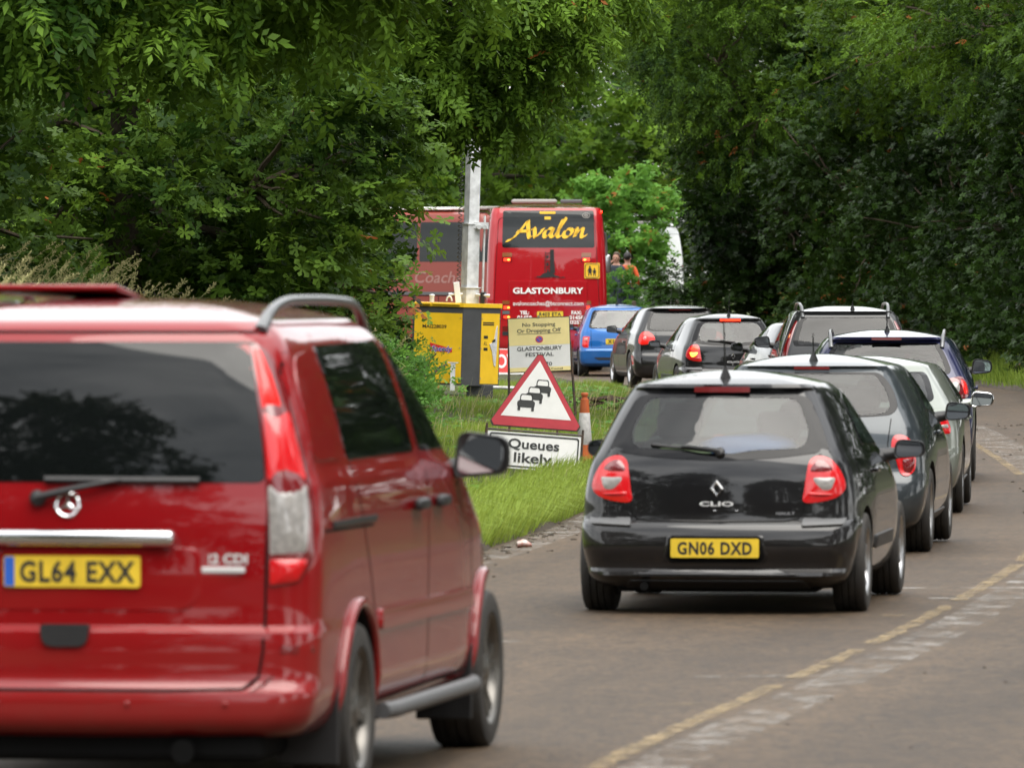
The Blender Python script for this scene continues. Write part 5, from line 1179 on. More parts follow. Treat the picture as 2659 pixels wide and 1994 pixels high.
# silver saloon estate
car('silver_car', 'pale silver green car with chrome-ringed mirror behind the slate grey hatchback', 2.99, 69.6, 4.6,
    [(.18, .76, .10, 4.35, .04), (.25, .83, .015, 4.45, .04), (.40, .868, .0, 4.5, .045), (.545, .875, .01, 4.48, .05), (.565, .875, .035, 4.47, .05), (.70, .872, .045, 4.3, .055), (.84, .862, .07, 3.9, .07), (.90, .85, .12, 3.6, .085), (.97, .825, .22, 3.3, .11), (1.1, .755, .40, 2.95, .135), (1.22, .68, .58, 2.55, .15), (1.28, .635, .66, 2.3, .15)],
    P_SILVER, (.92, 3.62), .315, .868, rpoly(sym([(.60, .965), (.635, 1.0), (.585, 1.16), (.545, 1.225)]), .04, 4, .05),
    rpoly([(1.1, 1.0), (3.0, .98), (2.55, 1.17), (2.3, 1.255), (1.4, 1.255)], .05, 4, .06), rpoly([(-.66, 1.0), (.66, 1.0), (.56, 1.25), (-.56, 1.25)], .05, 4, .08),
    ([(.575, .865), (.565, .70), (.60, .685), (.79, .70), (.80, .73), (.755, .86), (.70, .875)], (('clear_lens', [(.58, .775), (.585, .735), (.77, .745), (.765, .78)], M_CLEARLENS), ('amber_lens', [(.58, .855), (.58, .835), (.745, .838), (.73, .86)], M_CLEARLENS))),
    'KX52 RTO', pz=.78, mir=(2.78, .955, .21, .14, .13), mirmat=P_SILVER, mrim=M_CHROME, lsmooth=False, lang=25, crown=.075, rc=.17, bow=.12, doors=(1.45, 2.5), handles=(1.65, 2.6), hz=.80, rd=1.5, style='7', glass=glass('pale rear glass', (.35, .38, .40), 1.1),
    bump=(rpoly([(-.80, .52), (.80, .52), (.80, .548), (-.80, .548)], .01, 3, .08), P_SILVER, .014), lines=(('rear', [(.56, .9), (.555, .58), (-.555, .58), (-.56, .9)]), ('rear', [(-.7, .33), (.7, .33)])))
# deep blue crossover
car('blue_crossover', 'deep blue crossover with short silver roof rails and roof aerial ahead of the silver car', 3.74, 81.0, 3.4,
    [(.22, .78, .12, 4.2, .04), (.30, .86, .02, 4.3, .04), (.46, .895, .0, 4.36, .045), (.62, .902, .02, 4.34, .05), (.70, .902, .07, 4.3, .05), (.86, .895, .085, 4.0, .06), (1.0, .87, .12, 3.55, .075), (1.08, .84, .17, 3.2, .09), (1.20, .785, .25, 2.85, .10), (1.34, .715, .34, 2.45, .11), (1.415, .665, .40, 2.2, .12), (1.44, .635, .34, 2.1, .12), (1.455, .61, .35, 2.05, .12)],
    P_NAVY, (.82, 3.46), .345, .892, rpoly(sym([(.42, 1.07), (.64, 1.085), (.655, 1.13), (.60, 1.27), (.53, 1.40)]), [.06, .05, .05, .1, .04, .04, .1, .05, .05, .06], 4, .05),
    rpoly([(.95, 1.14), (2.95, 1.08), (2.55, 1.32), (2.25, 1.415), (1.4, 1.43), (1.1, 1.36)], .05, 4, .06), rpoly([(-.68, 1.1), (.68, 1.1), (.56, 1.41), (-.56, 1.41)], .05, 4, .08),
    ([(.52, 1.02), (.54, .935), (.62, .87), (.79, .84), (.89, .89), (.88, 1.01), (.81, 1.06), (.64, 1.035)], (('clear_lens', [(.66, .995), (.67, .90), (.74, .89), (.77, .93), (.76, 1.01)], M_CLEARLENS), ('red_lens', [(.79, 1.02), (.80, .89), (.86, .90), (.855, .995)], pmat('bright red lens', (.75, .010, .006), .2, coat=.3)))),
    'FE14 LWD', pz=.80, mir=(2.78, 1.13, .22, .165, .14), aer=((0, .75, 1.50), .22, .5), crown=.07, wip=((0, 1.06), (-.36, 1.085), (-.02, 1.075)), lampmat=M_DREDLENS,
    rail=((.575, .42, 1.95), dict(h=.06, r=.017)), brake=(.15, 1.425, 1.45, M_DREDLENS), hz=.93, handles=(1.5, 2.4), doors=(1.3, 2.3),
    bump=(rpoly([(-.72, .26), (.72, .26), (.78, .44), (-.78, .44)], .04, 3, .08), M_BLACK, .010))
# charcoal estate with tall rails
def estate_extra(t, b):
    for s in (1, -1):
        def q(pts): return [(x * math.cos(R_(35)) + .13 * math.sin(R_(35)), z) for x, z in pts]
        lamp(t, b, rpoly(q([(.78, .98), (.90, .97), (.86, 1.28), (.80, 1.46), (.765, 1.46), (.77, 1.25)]), .02, 3, .05), corner_dir(s, 35), M_DREDLENS, (('amber_lens', rpoly(q([(.80, 1.22), (.84, 1.22), (.83, 1.29), (.795, 1.29)]), .01, 3, .03), M_AMBER),))
car('charcoal_estate', 'charcoal tall estate with arched silver roof rails and tall red pillar lights', 4.36, 105.5, -.5,
    [(.24, .78, .12, 4.4, .03), (.32, .86, .02, 4.5, .03), (.50, .895, .0, 4.55, .03), (.70, .905, .03, 4.5, .03), (.85, .90, .06, 4.3, .035), (1.0, .885, .09, 3.9, .04), (1.10, .865, .12, 3.5, .045), (1.3, .80, .20, 3.0, .05), (1.5, .725, .31, 2.5, .06), (1.56, .69, .36, 2.35, .06), (1.585, .66, .33, 2.28, .06)],
    P_CHAR, (.88, 3.6), .345, .895, rpoly(sym([(.68, 1.13), (.70, 1.18), (.615, 1.46), (.56, 1.515)]), .05, 4, .05),
    rpoly([(.6, 1.18), (3.2, 1.12), (2.7, 1.42), (2.4, 1.53), (1.2, 1.55), (.75, 1.48)], .05, 4, .06), rpoly([(-.7, 1.14), (.7, 1.14), (.58, 1.52), (-.58, 1.52)], .05, 4, .08),
    ([(.70, .98), (.72, .74), (.80, .74), (.82, .98)], (('clear_lens', [(.735, .86), (.735, .80), (.80, .80), (.80, .86)], M_CLEARLENS),)), 'WV09 EKC', pz=.85, mir=(3.0, 1.16, .22, .17, .14), lsmooth=False,
    aer=((.1, .5, 1.61), .12), crown=.075, rail=((.575, .35, 2.6), dict(h=.085, r=.02)), hz=.98, handles=(1.6, 2.6), doors=(1.4, 2.4), glass=glass('smoked rear glass', (.16, .18, .19), .8), extra=estate_extra, bow=.06)
# black hatchback with high black tail
car('black_coupe_hatch', 'small black hatchback with high tail lamps, half hidden by the charcoal estate', 4.55, 117.5, -6.5,
    [(.17, .72, .12, 3.85, .05), (.24, .80, .02, 3.95, .05), (.40, .84, .0, 3.97, .06), (.58, .852, .03, 3.95, .065), (.75, .85, .06, 3.7, .075), (.90, .835, .10, 3.25, .09), (1.0, .805, .15, 2.95, .105), (1.12, .75, .26, 2.6, .12), (1.25, .68, .39, 2.2, .14), (1.31, .64, .43, 1.98, .15), (1.33, .615, .37, 1.92, .15), (1.345, .59, .38, 1.88, .15)],
    P_BLACK, (.72, 3.2), .30, .84, rpoly(sym([(.45, 1.0), (.60, 1.04), (.56, 1.19), (.49, 1.285)]), .06, 4, .05),
    rpoly([(.95, 1.06), (2.7, .99), (2.3, 1.22), (2.0, 1.30), (1.4, 1.31), (1.12, 1.24)], .05, 4, .06), rpoly([(-.64, 1.0), (.64, 1.0), (.52, 1.29), (-.52, 1.29)], .05, 4, .08),
    ([(.58, 1.01), (.55, .90), (.60, .83), (.76, .80), (.79, .86), (.74, .97), (.66, 1.05)], (('dark_red_lens', [(.62, .93), (.63, .86), (.72, .85), (.72, .92)], M_DREDLENS),)), 'HN12 OPX', pz=.62, mir=(2.5, .985, .19, .14, .13),
    wip=((0, .98), (-.3, 1.02), (.05, 1.0)), crown=.06)
# black hatchback with round tail lights
car('black_hatchback', 'black hatchback with round red tail lights and silver wheels behind the blue car', 3.06, 145.2, -6.2,
    [(.18, .76, .12, 4.0, .03), (.25, .84, .02, 4.12, .03), (.42, .875, .0, 4.2, .035), (.56, .882, .02, 4.18, .04), (.66, .88, .06, 4.1, .045), (.82, .875, .075, 3.8, .05), (.96, .85, .11, 3.35, .06), (1.03, .82, .15, 3.1, .07), (1.18, .755, .26, 2.65, .08), (1.33, .68, .38, 2.2, .09), (1.40, .64, .42, 2.0, .10), (1.42, .61, .34, 1.92, .10), (1.435, .58, .35, 1.88, .10)],
    P_BLACK, (.80, 3.38), .325, .875, rpoly(sym([(.5, 1.02), (.63, 1.04), (.60, 1.2), (.53, 1.36)]), .05, 4, .05),
    rpoly([(.95, 1.06), (2.9, 1.0), (2.5, 1.27), (2.2, 1.38), (1.4, 1.39), (1.1, 1.32)], .05, 4, .06), rpoly([(-.68, 1.02), (.68, 1.02), (.56, 1.37), (-.56, 1.37)], .05, 4, .08),
    ([(.48, .90), (.50, .825), (.60, .79), (.74, .78), (.80, .83), (.79, .93), (.74, 1.0), (.64, 1.01), (.55, .97)], (('clear_lens', ell(.675, .895, .045, .045, 10), pmat('pink lens', (.5, .16, .15), .15, coat=1)),)), 'BK56 ZWA', pz=.72, mir=(2.72, 1.04, .20, .15, .13),
    lampmat=pmat('bright red lens', (.75, .010, .006), .2, coat=.3), crown=.06, style='5', brake=(.2, 1.395, 1.41, M_DREDLENS), glass=glass('smoked rear glass', (.16, .18, .19), .8), lines=(('rear', [(.47, 1.0), (.46, .64), (-.46, .64), (-.47, 1.0)]),))
# bright blue small car
car('blue_hatchback', 'bright blue small hatchback right behind the red coach', 2.12, 160.6, -2.2,
    [(.20, .70, .10, 3.55, .03), (.27, .77, .01, 3.65, .03), (.40, .79, .0, 3.7, .035), (.52, .793, .0, 3.68, .04), (.555, .793, .025, 3.66, .04), (.72, .79, .05, 3.45, .045), (.86, .78, .08, 3.05, .055), (.95, .755, .115, 2.8, .065), (1.12, .69, .20, 2.4, .08), (1.28, .625, .29, 2.05, .09), (1.345, .59, .34, 1.85, .09), (1.365, .565, .34, 1.8, .09)],
    P_BLUE, (.62, 2.98), .28, .785, rpoly(sym([(.55, .95), (.60, .98), (.53, 1.25), (.49, 1.32)]), .05, 4, .05),
    rpoly([(.75, .98), (2.5, .96), (2.2, 1.18), (1.9, 1.31), (1.1, 1.325), (.82, 1.25)], .05, 4, .06), rpoly([(-.6, .96), (.6, .96), (.5, 1.32), (-.5, 1.32)], .05, 4, .08),
    ([(.56, .80), (.575, .575), (.68, .575), (.735, .62), (.72, .80)], (('red_lens', [(.60, .68), (.60, .60), (.68, .60), (.69, .68)], pmat('bright red lens', (.75, .010, .006), .2, coat=.3)), ('pink_lens', [(.60, .77), (.60, .705), (.69, .705), (.69, .77)], pmat('pink lens', (.5, .16, .15), .15, coat=1)))),
    'X166 FJB', pz=.70, mir=(2.3, .97, .17, .12, .11), lsmooth=False, crown=.07, rc=.12, aer=((0, .8, 1.42), .25), doors=(1.2, 2.15), handles=(1.4,), style='steel', rimm=M_GREYPL,
    glass=glass('pale clear rear glass', (.82, .90, .89), 1.6), bump=(rpoly([(-.42, .335), (.42, .335), (.5, .385), (-.5, .385)], .02, 3, .08), M_BLACK, .006), lines=(('rear', [(.55, .93), (.54, .57), (-.54, .57), (-.55, .93)]),))
# ------------------------------------------------------------------ coaches
M_YELLOWTXT = pmat('yellow vinyl', (.75, .44, .02), .5)
M_BROWNLENS = pmat('brown indicator lens', (.22, .07, .02), .2, coat=1)
M_COACHGLASS = pmat('coach tinted glass', (.008, .010, .010), .04, spec=.4)
def nib(mb, pts, O, U, V, sc, w_=.12, ang=38, slant=.16, n=10):
    """calligraphic stroke swept by a broad nib"""
    P = np.array(pts, float); k = len(P); out = []
    for i in range(k - 1):
        p0, p1, p2, p3 = P[max(i - 1, 0)], P[i], P[i + 1], P[min(i + 2, k - 1)]
        for j in range(n + (1 if i == k - 2 else 0)):
            t = j / n; out.append(.5 * (2 * p1 + (p2 - p0) * t + (2 * p0 - 5 * p1 + 4 * p2 - p3) * t * t + (3 * p1 - p0 - 3 * p2 + p3) * t ** 3))
    q = np.array((math.cos(R_(ang)), math.sin(R_(ang)))) * w_ / 2; vs = []
    for i, p in enumerate(out):
        t = out[min(i + 1, len(out) - 1)] - out[max(i - 1, 0)]; t = t / (np.linalg.norm(t) + 1e-9); m = np.array((-t[1], t[0])) * .012
        if np.dot(m, q) < 0: m = -m
        for s in (1, -1): r = p + s * (q + m); vs.append(O + U * float((r[0] + slant * r[1]) * sc) + V * float(r[1] * sc))
    mb.add(vs, [(2 * i, 2 * i + 1, 2 * i + 3, 2 * i + 2) for i in range(len(out) - 1)])
AVALON = [[(-.16, -.20), (-.06, -.17), (.10, .02), (.30, .45), (.50, .98)], [(.50, .98), (.55, .55), (.63, .02), (.70, .02)], [(.16, .34), (.40, .36), (.60, .36)], [(.70, .46), (.78, .50), (.84, .05), (.87, .02)], [(.87, .02), (1.0, .22), (1.10, .52)],
          [(1.44, .47), (1.32, .52), (1.18, .34), (1.17, .08), (1.25, .02), (1.38, .22), (1.46, .50)], [(1.46, .50), (1.41, .12), (1.48, .02), (1.58, .12)], [(1.58, .12), (1.72, .62), (1.84, 1.0), (1.78, 1.08), (1.70, .75), (1.64, .18), (1.70, .02), (1.80, .10)],
          [(2.06, .50), (1.92, .42), (1.86, .16), (1.94, .01), (2.08, .08), (2.16, .34), (2.08, .50)], [(2.22, .44), (2.31, .50), (2.27, .02)], [(2.28, .12), (2.42, .44), (2.53, .48), (2.51, .14), (2.56, .01), (2.70, .14)]]
def coach(name, label, X, D, head, Pm, rear=True, side=None, stripe=None, roofm=None):
    t = place(name, label, 'lorry' if stripe else 'coach', X, D, head)
    rows = [(.42, 1.16, .08, 11.9, 0), (.48, 1.22, .02, 11.96, 0), (.60, 1.245, .0, 12, 0), (1.5, 1.25, .0, 12, 0), (2.3, 1.235, .02, 11.95, .005), (3.0, 1.195, .09, 11.6, .01), (3.3, 1.165, .16, 11.3, .02), (3.40, 1.13, .21, 11.15, .02)]
    b = Body(rows, crown=.13, rc=.14, rc_top=.16, fc=.25, bow_r=.05, bow_f=.15, nz=50, power=2.6)
    hub = (3.0, 9.4); cut_body(b, [arches(1.25, hub, .50, .56)], 'body', [Pm, M_BLACK], t)
    for s, v in ((1, 'right'), (-1, 'left')):
        for i in range(0 if stripe else 6):
            y0 = (.55 if rear else .2) + i * 1.8; patch('side_window', b, rpoly([(y0, 2.30), (y0 + 1.74, 2.30), (y0 + 1.74, 3.22), (y0, 3.22)], .04, 3, .12), v, [M_COACHGLASS], t, lift=.004, rings=(1, .99, .8, .5, .2))
        seams(b, [(v, [(.3, 1.52), (11.5, 1.52)]), (v, [(.3, .95), (2.3, .95)]), (v, [(3.7, .95), (8.7, .95)])] + [(v, [(y, .5), (y, 1.5)]) for y in (1.4, 4.2, 5.6, 7.0, 8.4)], t, wid=.02)
        patch('belt_strip', b, [(.3, 1.54), (11.4, 1.54), (11.4, 1.60), (.3, 1.60)] if 0 else rpoly([(.3, 1.54), (11.4, 1.54), (11.4, 1.61), (.3, 1.61)], .01, 2, .3), v, [M_GREYPL], t, lift=.01, sink=.002)
        if stripe: patch('blue_stripe', b, rpoly([(.1, 3.02), (11.0, 3.02), (11.0, 3.2), (.1, 3.2)], .01, 2, .3), v, [stripe], t, lift=.004, sink=.002)
    patch('windscreen', b, rpoly([(-1.1, 1.3), (1.1, 1.3), (1.0, 3.2), (-1.0, 3.2)], .1, 4, .15), 'front', [M_COACHGLASS], t)
    mb = MB(); mb.box((-.25, .75, 3.54), (.95, .7, .09), bevel=.05); mb.build('roof_vent', pmat('weathered vent cover', (.28, .27, .25), .7), t, 40)
    mb = MB(); mb.box((.52, .62, 3.54), (.45, .4, .08), bevel=.02); mb.build('roof_hatch', M_GREYPL, t, 40)
    if roofm: mb = MB(); mb.box((0, 6, 3.53), (1.9, 9.5, .07), bevel=.03); mb.build('roof_panel', roofm, t, 40)
    wheels(t, 1.22, hub, .50, .30, .30, 'steel', M_GREYPL, key='coach')
    if side:
        sd, mt = side; p, n = surf(b, 'left', 2.0, 1.95, .006); mb = MB(); add_text(mb, sd, .26, p, (0, -1, 0), (0, 0, 1), width=2.9, shear=.25, bold=.012); mb.build('side_lettering', mt, t)
    if not rear: return t, b
    rw = rpoly([(-.93, 2.575), (1.0, 2.575), (.985, 3.35), (-.91, 3.35)], .05, 4, .06)
    wn = patch('rear_window', b, rw, 'rear', [M_COACHGLASS], t, lift=.005, rings=(1, .99, .85, .6, .35, .15))
    mb = MB(); p, n = surf(b, 'rear', 0, 2.93, .014); V = n.cross(Vector((1, 0, 0))); V = V if V.z > 0 else -V
    for st in AVALON: nib(mb, [(a * .575, c * .36) for a, c in st], p + Vector((-.73, -.02, 0)) - V * .14, Vector((1, 0, 0)), V, 1, w_=.062)
    mb.build('window_lettering', M_YELLOWTXT, wn)
    for x, z, w_, h in ((.02, 3.30, .33, .05), (.02, 3.19, .13, .06)):
        mb = MB(); p, n = surf(b, 'rear', x, z, .010); mb.prism(rpoly([(-w_ / 2, -h / 2), (w_ / 2, -h / 2), (w_ / 2, h / 2), (-w_ / 2, h / 2)], .01, 2, .3), p, (1, 0, 0), (0, .15, 1), .004); mb.build('window_sticker', M_YELLOWTXT, wn)
    p, n = surf(b, 'rear', .82, 3.24, .010); mb = MB(); mb.tube([p + Vector((.075 * math.cos(a), .01 * math.sin(a), .05 * math.sin(a))) for a in np.linspace(0, 6.283, 20)], .008, 6, cap=False); mb.tube([p + Vector((.03 * math.cos(a), .004 * math.sin(a), .02 * math.sin(a))) for a in np.linspace(0, 6.283, 12)], .012, 6, cap=False); mb.build('round_sticker', pmat('grey vinyl', (.3, .28, .26), .5), wn)
    for s in (1, -1):
        for z0, z1, m in ((2.385, 2.475, M_BROWNLENS), (2.285, 2.37, M_LIT), (1.405, 1.48, M_BROWNLENS), (1.29, 1.385, M_LIT), (1.20, 1.27, M_GREYPL), (1.105, 1.18, M_LIT), (.86, .95, M_DREDLENS), (.76, .84, M_BLACK)):
            pl = rpoly([(s * .92, z0), (s * .72, z0), (s * .72, z1), (s * .92, z1)][::(1 if s < 0 else -1)], .015, 3, .05)
            nm = 'tail_light' if m in (M_LIT, M_DREDLENS) else 'indicator' if m is M_BROWNLENS else 'lamp_blank'
            o = patch(nm, b, pl, 'rear', [M_DREDLENS if m is M_LIT else m], t, lift=.012)
            if m is M_LIT: patch('lit_bulb', b, scaled(pl, .72), 'rear', [M_LIT], o, lift=.016, sink=-.012); patch('lit_bulb', b, ell(s * .79, (z0 + z1) / 2, .028, .018, 10), 'rear', [M_LITORANGE], o, lift=.019, sink=-.012)
    mb = MB(); p, n = surf(b, 'right', .3, 3.32); mb.lathe([(.03, 0), (.03, .03), (.02, .045), (0, .048)], p, (1, 0, 0), 12); mb.build('marker_light', M_LIT, t, 50)
    # tor tower emblem
    p, n = surf(b, 'rear', 0, 1.9, .012); U = Vector((1, 0, 0)); V = Vector((0, 0, 1)); O = Vector((0, p.y, 0)); mb = MB()
    hill = [(-.27, 1.965)] + [(x, 1.965 + .115 * math.exp(-(((x - .03) / .15) ** 2)) + .012 * math.sin(x * 60)) for x in np.linspace(-.25, .38, 20)] + [(.40, 1.955), (.3, 1.955), (.1, 1.968), (-.1, 1.956)]
    mb.prism(hill, O, U, V, .004)
    mb.prism([(.065, 2.05), (.175, 2.05), (.165, 2.2), (.150, 2.30), (.148, 2.54), (.07, 2.54)], O, U, V, .004)
    for q in ([(-.045, 2.06), (-.03, 2.06), (-.02, 2.5), (-.033, 2.5)], [(-.03, 2.45), (.07, 2.46), (.07, 2.475), (-.03, 2.465)], [(-.035, 2.30), (.07, 2.31), (.07, 2.325), (-.035, 2.315)], [(-.01, 2.36), (.04, 2.365), (.04, 2.42), (-.01, 2.415)], [(-.01, 2.2), (.04, 2.205), (.04, 2.27), (-.01, 2.265)], [(-.04, 2.15), (.07, 2.16), (.07, 2.17), (-.04, 2.16)], [(.005, 2.06), (.04, 2.06), (.04, 2.12), (.022, 2.14), (.005, 2.12)]): mb.prism(q, O, U, V, .003)
    mb.build('tower_emblem', M_INK, t)
    # engine cover with writing
    cov = patch('engine_cover', b, rpoly([(-.77, .95), (.83, .95), (.84, 1.885), (-.78, 1.885)], .02, 3, .08), 'rear', [Pm], t, lift=.022, rings=(1, .992, .9, .6, .3), sink=.004)
    mb = MB(); p, n = surf(b, 'rear', 0, 1.4, .032); U = Vector((1, 0, 0)); V = Vector((0, 0, 1)); O = Vector((.03, p.y, 0))
    add_text(mb, 'GLASTONBURY', .118, O + V * 1.688, U, V, width=1.46, bold=.03)
    add_text(mb, 'avaloncoaches@btconnect.com', .085, O + V * 1.425, U, V, width=1.46, bold=.004)
    for x, a in ((-.49, 'TEL:'), (.585, 'FAX:')): add_text(mb, a, .072, O + U * x + V * 1.232, U, V, bold=.035)
    for x in (-.49, .585): add_text(mb, '01458', .072, O + U * x + V * 1.132, U, V, bold=.03, width=.30); add_text(mb, '832574', .072, O + U * x + V * 1.035, U, V, bold=.03, width=.34)
    mb.build('cover_lettering', M_WHITE, cov)
    plate(t, b, 1.20, 'R403 ETA', x=.07, y=p.y - .002, w_=.54, h_=.115, cap=.075)
    # school bus sign
    mb = MB(); p, n = surf(b, 'rear', .94, 2.1, .016); O = Vector((.94, p.y - .01, 2.1)); mb.prism(rpoly([(-.16, -.16), (.16, -.16), (.16, .16), (-.16, .16)], .015, 3, 1), O, U, V, .006); sg = mb.build('children_sign', M_YELLOWTXT, t)
    mb = MB(); q = rpoly([(-.14, -.14), (.14, -.14), (.14, .14), (-.14, .14)], .05, 5, 1); q = [O + U * a + V * c - Vector((0, .002, 0)) for a, c in q]; mb.tube(q + [q[0]], .006, 5, cap=False)
    for dx, k in ((-.045, 1.), (.05, .78)):
        f = lambda pts: mb.prism([(dx + a * k, -.105 + c * k) for a, c in pts], O - Vector((0, .003, 0)), U, V, .003)
        f(ell(0, .185, .02, .022, 10)); f([(-.028, .16), (.028, .16), (.05, .09), (.038, .085), (.022, .12), (.036, .06), (-.036, .06), (-.022, .12), (-.042, .085), (-.05, .095)]); f([(-.03, .06), (-.008, .06), (-.012, 0), (-.035, .0)]); f([(.006, .06), (.03, .06), (.04, 0), (.02, 0)])
    mb.build('children_pictogram', M_INK, sg)
    mb = MB(); mb.tube([(1.2, 11.7, 2.95), (1.36, 11.75, 3.0), (1.47, 11.8, 2.92), (1.5, 11.85, 2.6), (1.5, 11.85, 2.45)], .03, 8); mb.box((1.5, 11.9, 2.25), (.2, .12, .42), bevel=.05); mb.build('mirror_arm', M_ALLOY, t, 50)
    return t, b
coach('red_coach', 'red coach seen from behind with yellow script across its rear window', .72, 168.0, -.6, P_COACH)
coach('red_coach', 'red coach turned side-on beyond the light mast, white lettering on its flank', .15, 187.5, -58, pmat('faded coach red', (.20, .028, .016), rough=.5, coat=.25), rear=False, side=('Avalon Coaches', pmat('faded pink lettering', (.30, .15, .13), .6)), roofm=M_WHITE)
coach('white_lorry', 'white high-sided lorry with a blue stripe far off in the bright gap', 4.9, 246, -70, pmat('white coach paint', (.75, .75, .75), .3, coat=1), rear=False, stripe=pmat('blue stripe', (.02, .05, .3), .4), roofm=M_WHITE)

# ------------------------------------------------------------------ roadside things
M_SIGNRED = pmat('sign red', (.48, .035, .05), .45, var=(6, .2))
M_SIGNGREY = pmat('sign dark grey', (.035, .037, .036), .5)
M_STEEL = pmat('dark painted steel', (.025, .025, .025), .5, var=(20, 1, (.10, .05, .02)))
M_PALEYEL = pmat('pale yellow sign face', (.90, .76, .34), .5, var=(5, .08))
def sign_frame(root): return Vector((1, 0, 0)), Vector((0, 0, 1))
X_, Z_ = Vector((1, 0, 0)), Vector((0, .10, .995))
# triangular warning sign with its plate
def warning_sign():
    t = thing('warning_sign', 'red-bordered triangular queue warning sign with its Queues likely plate, standing in the grass', 'road sign', (.195, 79, gl(.195, 79) + .03), 0)
    t.rotation_euler = (0, R_(4.4), R_(3)); U, V = X_, Z_; O = Vector((0, 0, 0)); zb = .43; S = .46
    tri = lambda k, dz=0: [(-S * k, zb + dz), (S * k, zb + dz), (0, zb + dz + 1.62 * S * k)]
    def trunc(a):
        bl, br, ap = [Vector(q) for q in a]; r = .055
        return [tuple(q) for q in (bl + (br - bl).normalized() * r, br + (bl - br).normalized() * r, br + (ap - br).normalized() * r, ap + (br - ap).normalized() * r * .8, ap + (bl - ap).normalized() * r * .8, bl + (ap - bl).normalized() * r)]
    mb = MB(); mb.prism(trunc(tri(1.03, -.012)), O + Vector((0, .003, 0)), U, V, .018, 0); bd = mb.build('sign_backing', M_STEEL, t)
    mb = MB(); mb.prism(trunc(tri(1.0)), O - Vector((0, .003, 0)), U, V, .004); mb.build('red_border', M_SIGNRED, t)
    mb = MB(); c = .255; mb.prism([(-.345, zb + .095), (.345, zb + .095), (0, zb + .655)], O - Vector((0, .006, 0)), U, V, .003); fc = mb.build('white_face', M_WHITE, t)
    mb = MB(); F = O - Vector((0, .0095, 0))
    def qcar(x, z, k, back):
        f = lambda p, d=0: mb.prism([(x + a * k, zb + z + c_ * k) for a, c_ in p], F - Vector((0, d, 0)), U, V, .002)
        f(rpoly([(-.085, .045), (.085, .045), (.09, .10), (.066, .118), (-.066, .118), (-.09, .10)], .02, 4, 1))
        f(rpoly([(-.068, .11), (.068, .11), (.062, .165), (.05, .18), (-.05, .18), (-.062, .165)], .02, 4, 1))
        if not back: f(rpoly([(-.082, .01), (-.055, .01), (-.055, .06), (-.082, .06)], .01, 3, 1))
        f(rpoly([(.055, .01), (.082, .01), (.082, .06), (.055, .06)], .01, 3, 1))
        wd.prism([(x + a * k, zb + z + c_ * k) for a, c_ in rpoly([(-.056, .118), (.056, .118), (.052, .155), (.042, .168), (-.042, .168), (-.052, .155)], .012, 3, 1)], F - Vector((0, .003, 0)), U, V, .002)
    wd = MB()
    qcar(.045, .30, .95, True); qcar(-.03, .225, .95, True); qcar(-.105, .145, .98, False)
    mb.build('car_pictogram', M_SIGNGREY, fc); wd.build('car_windows', M_WHITE, fc)
    mb = MB(); P0 = [(-.46, .015), (.46, .015), (.46, .37), (-.46, .37)]
    mb.prism(P0, O + Vector((0, .002, 0)), U, V, .012); pl = mb.build('supplementary_plate', M_WHITE, t)
    mb = MB(); q = rpoly([(-.44, .03), (.44, .03), (.44, .355), (-.44, .355)], .03, 5, 1); i_ = rpoly([(-.425, .045), (.425, .045), (.425, .34), (-.425, .34)], .022, 5, 1)
    pt = lambda p: O + U * p[0] + V * p[1] - Vector((0, .0022, 0)); n = len(q); mb.add([pt(p) for p in q] + [pt(p) for p in i_], [(j, (j + 1) % n, (j + 1) % n + n, j + n) for j in range(n)])
    mb.build('plate_border', M_SIGNGREY, pl)
    mb = MB(); add_text(mb, 'Queues', .092, O + V * .262 - Vector((0, .003, 0)), U, V, bold=.022, width=.50); add_text(mb, 'likely', .095, O + V * .128 - Vector((0, .003, 0)), U, V, bold=.022, width=.375); mb.build('plate_lettering', M_SIGNGREY, pl)
    for s in (1, -1):
        mb = MB(); mb.tube([O + U * s * .47 + V * (-.02), O + U * s * .47 + V * .44], .013, 6); mb.tube([O + U * s * .47 + V * .42, O + U * s * .47 + Vector((0, .45, -.02))], .013, 6); mb.build('leg', M_STEEL, t)
    for s in (-.25, .22): mb = MB(); mb.box(O + U * s + V * .40 + Vector((0, .012, 0)), (.022, .015, .09)); mb.build('bracket', M_STEEL, t)
    mb = MB(); mb.tube([O - U * .47 + V * .385, O + U * .47 + V * .385], .011, 6); mb.build('cross_bar', M_STEEL, t)
warning_sign()
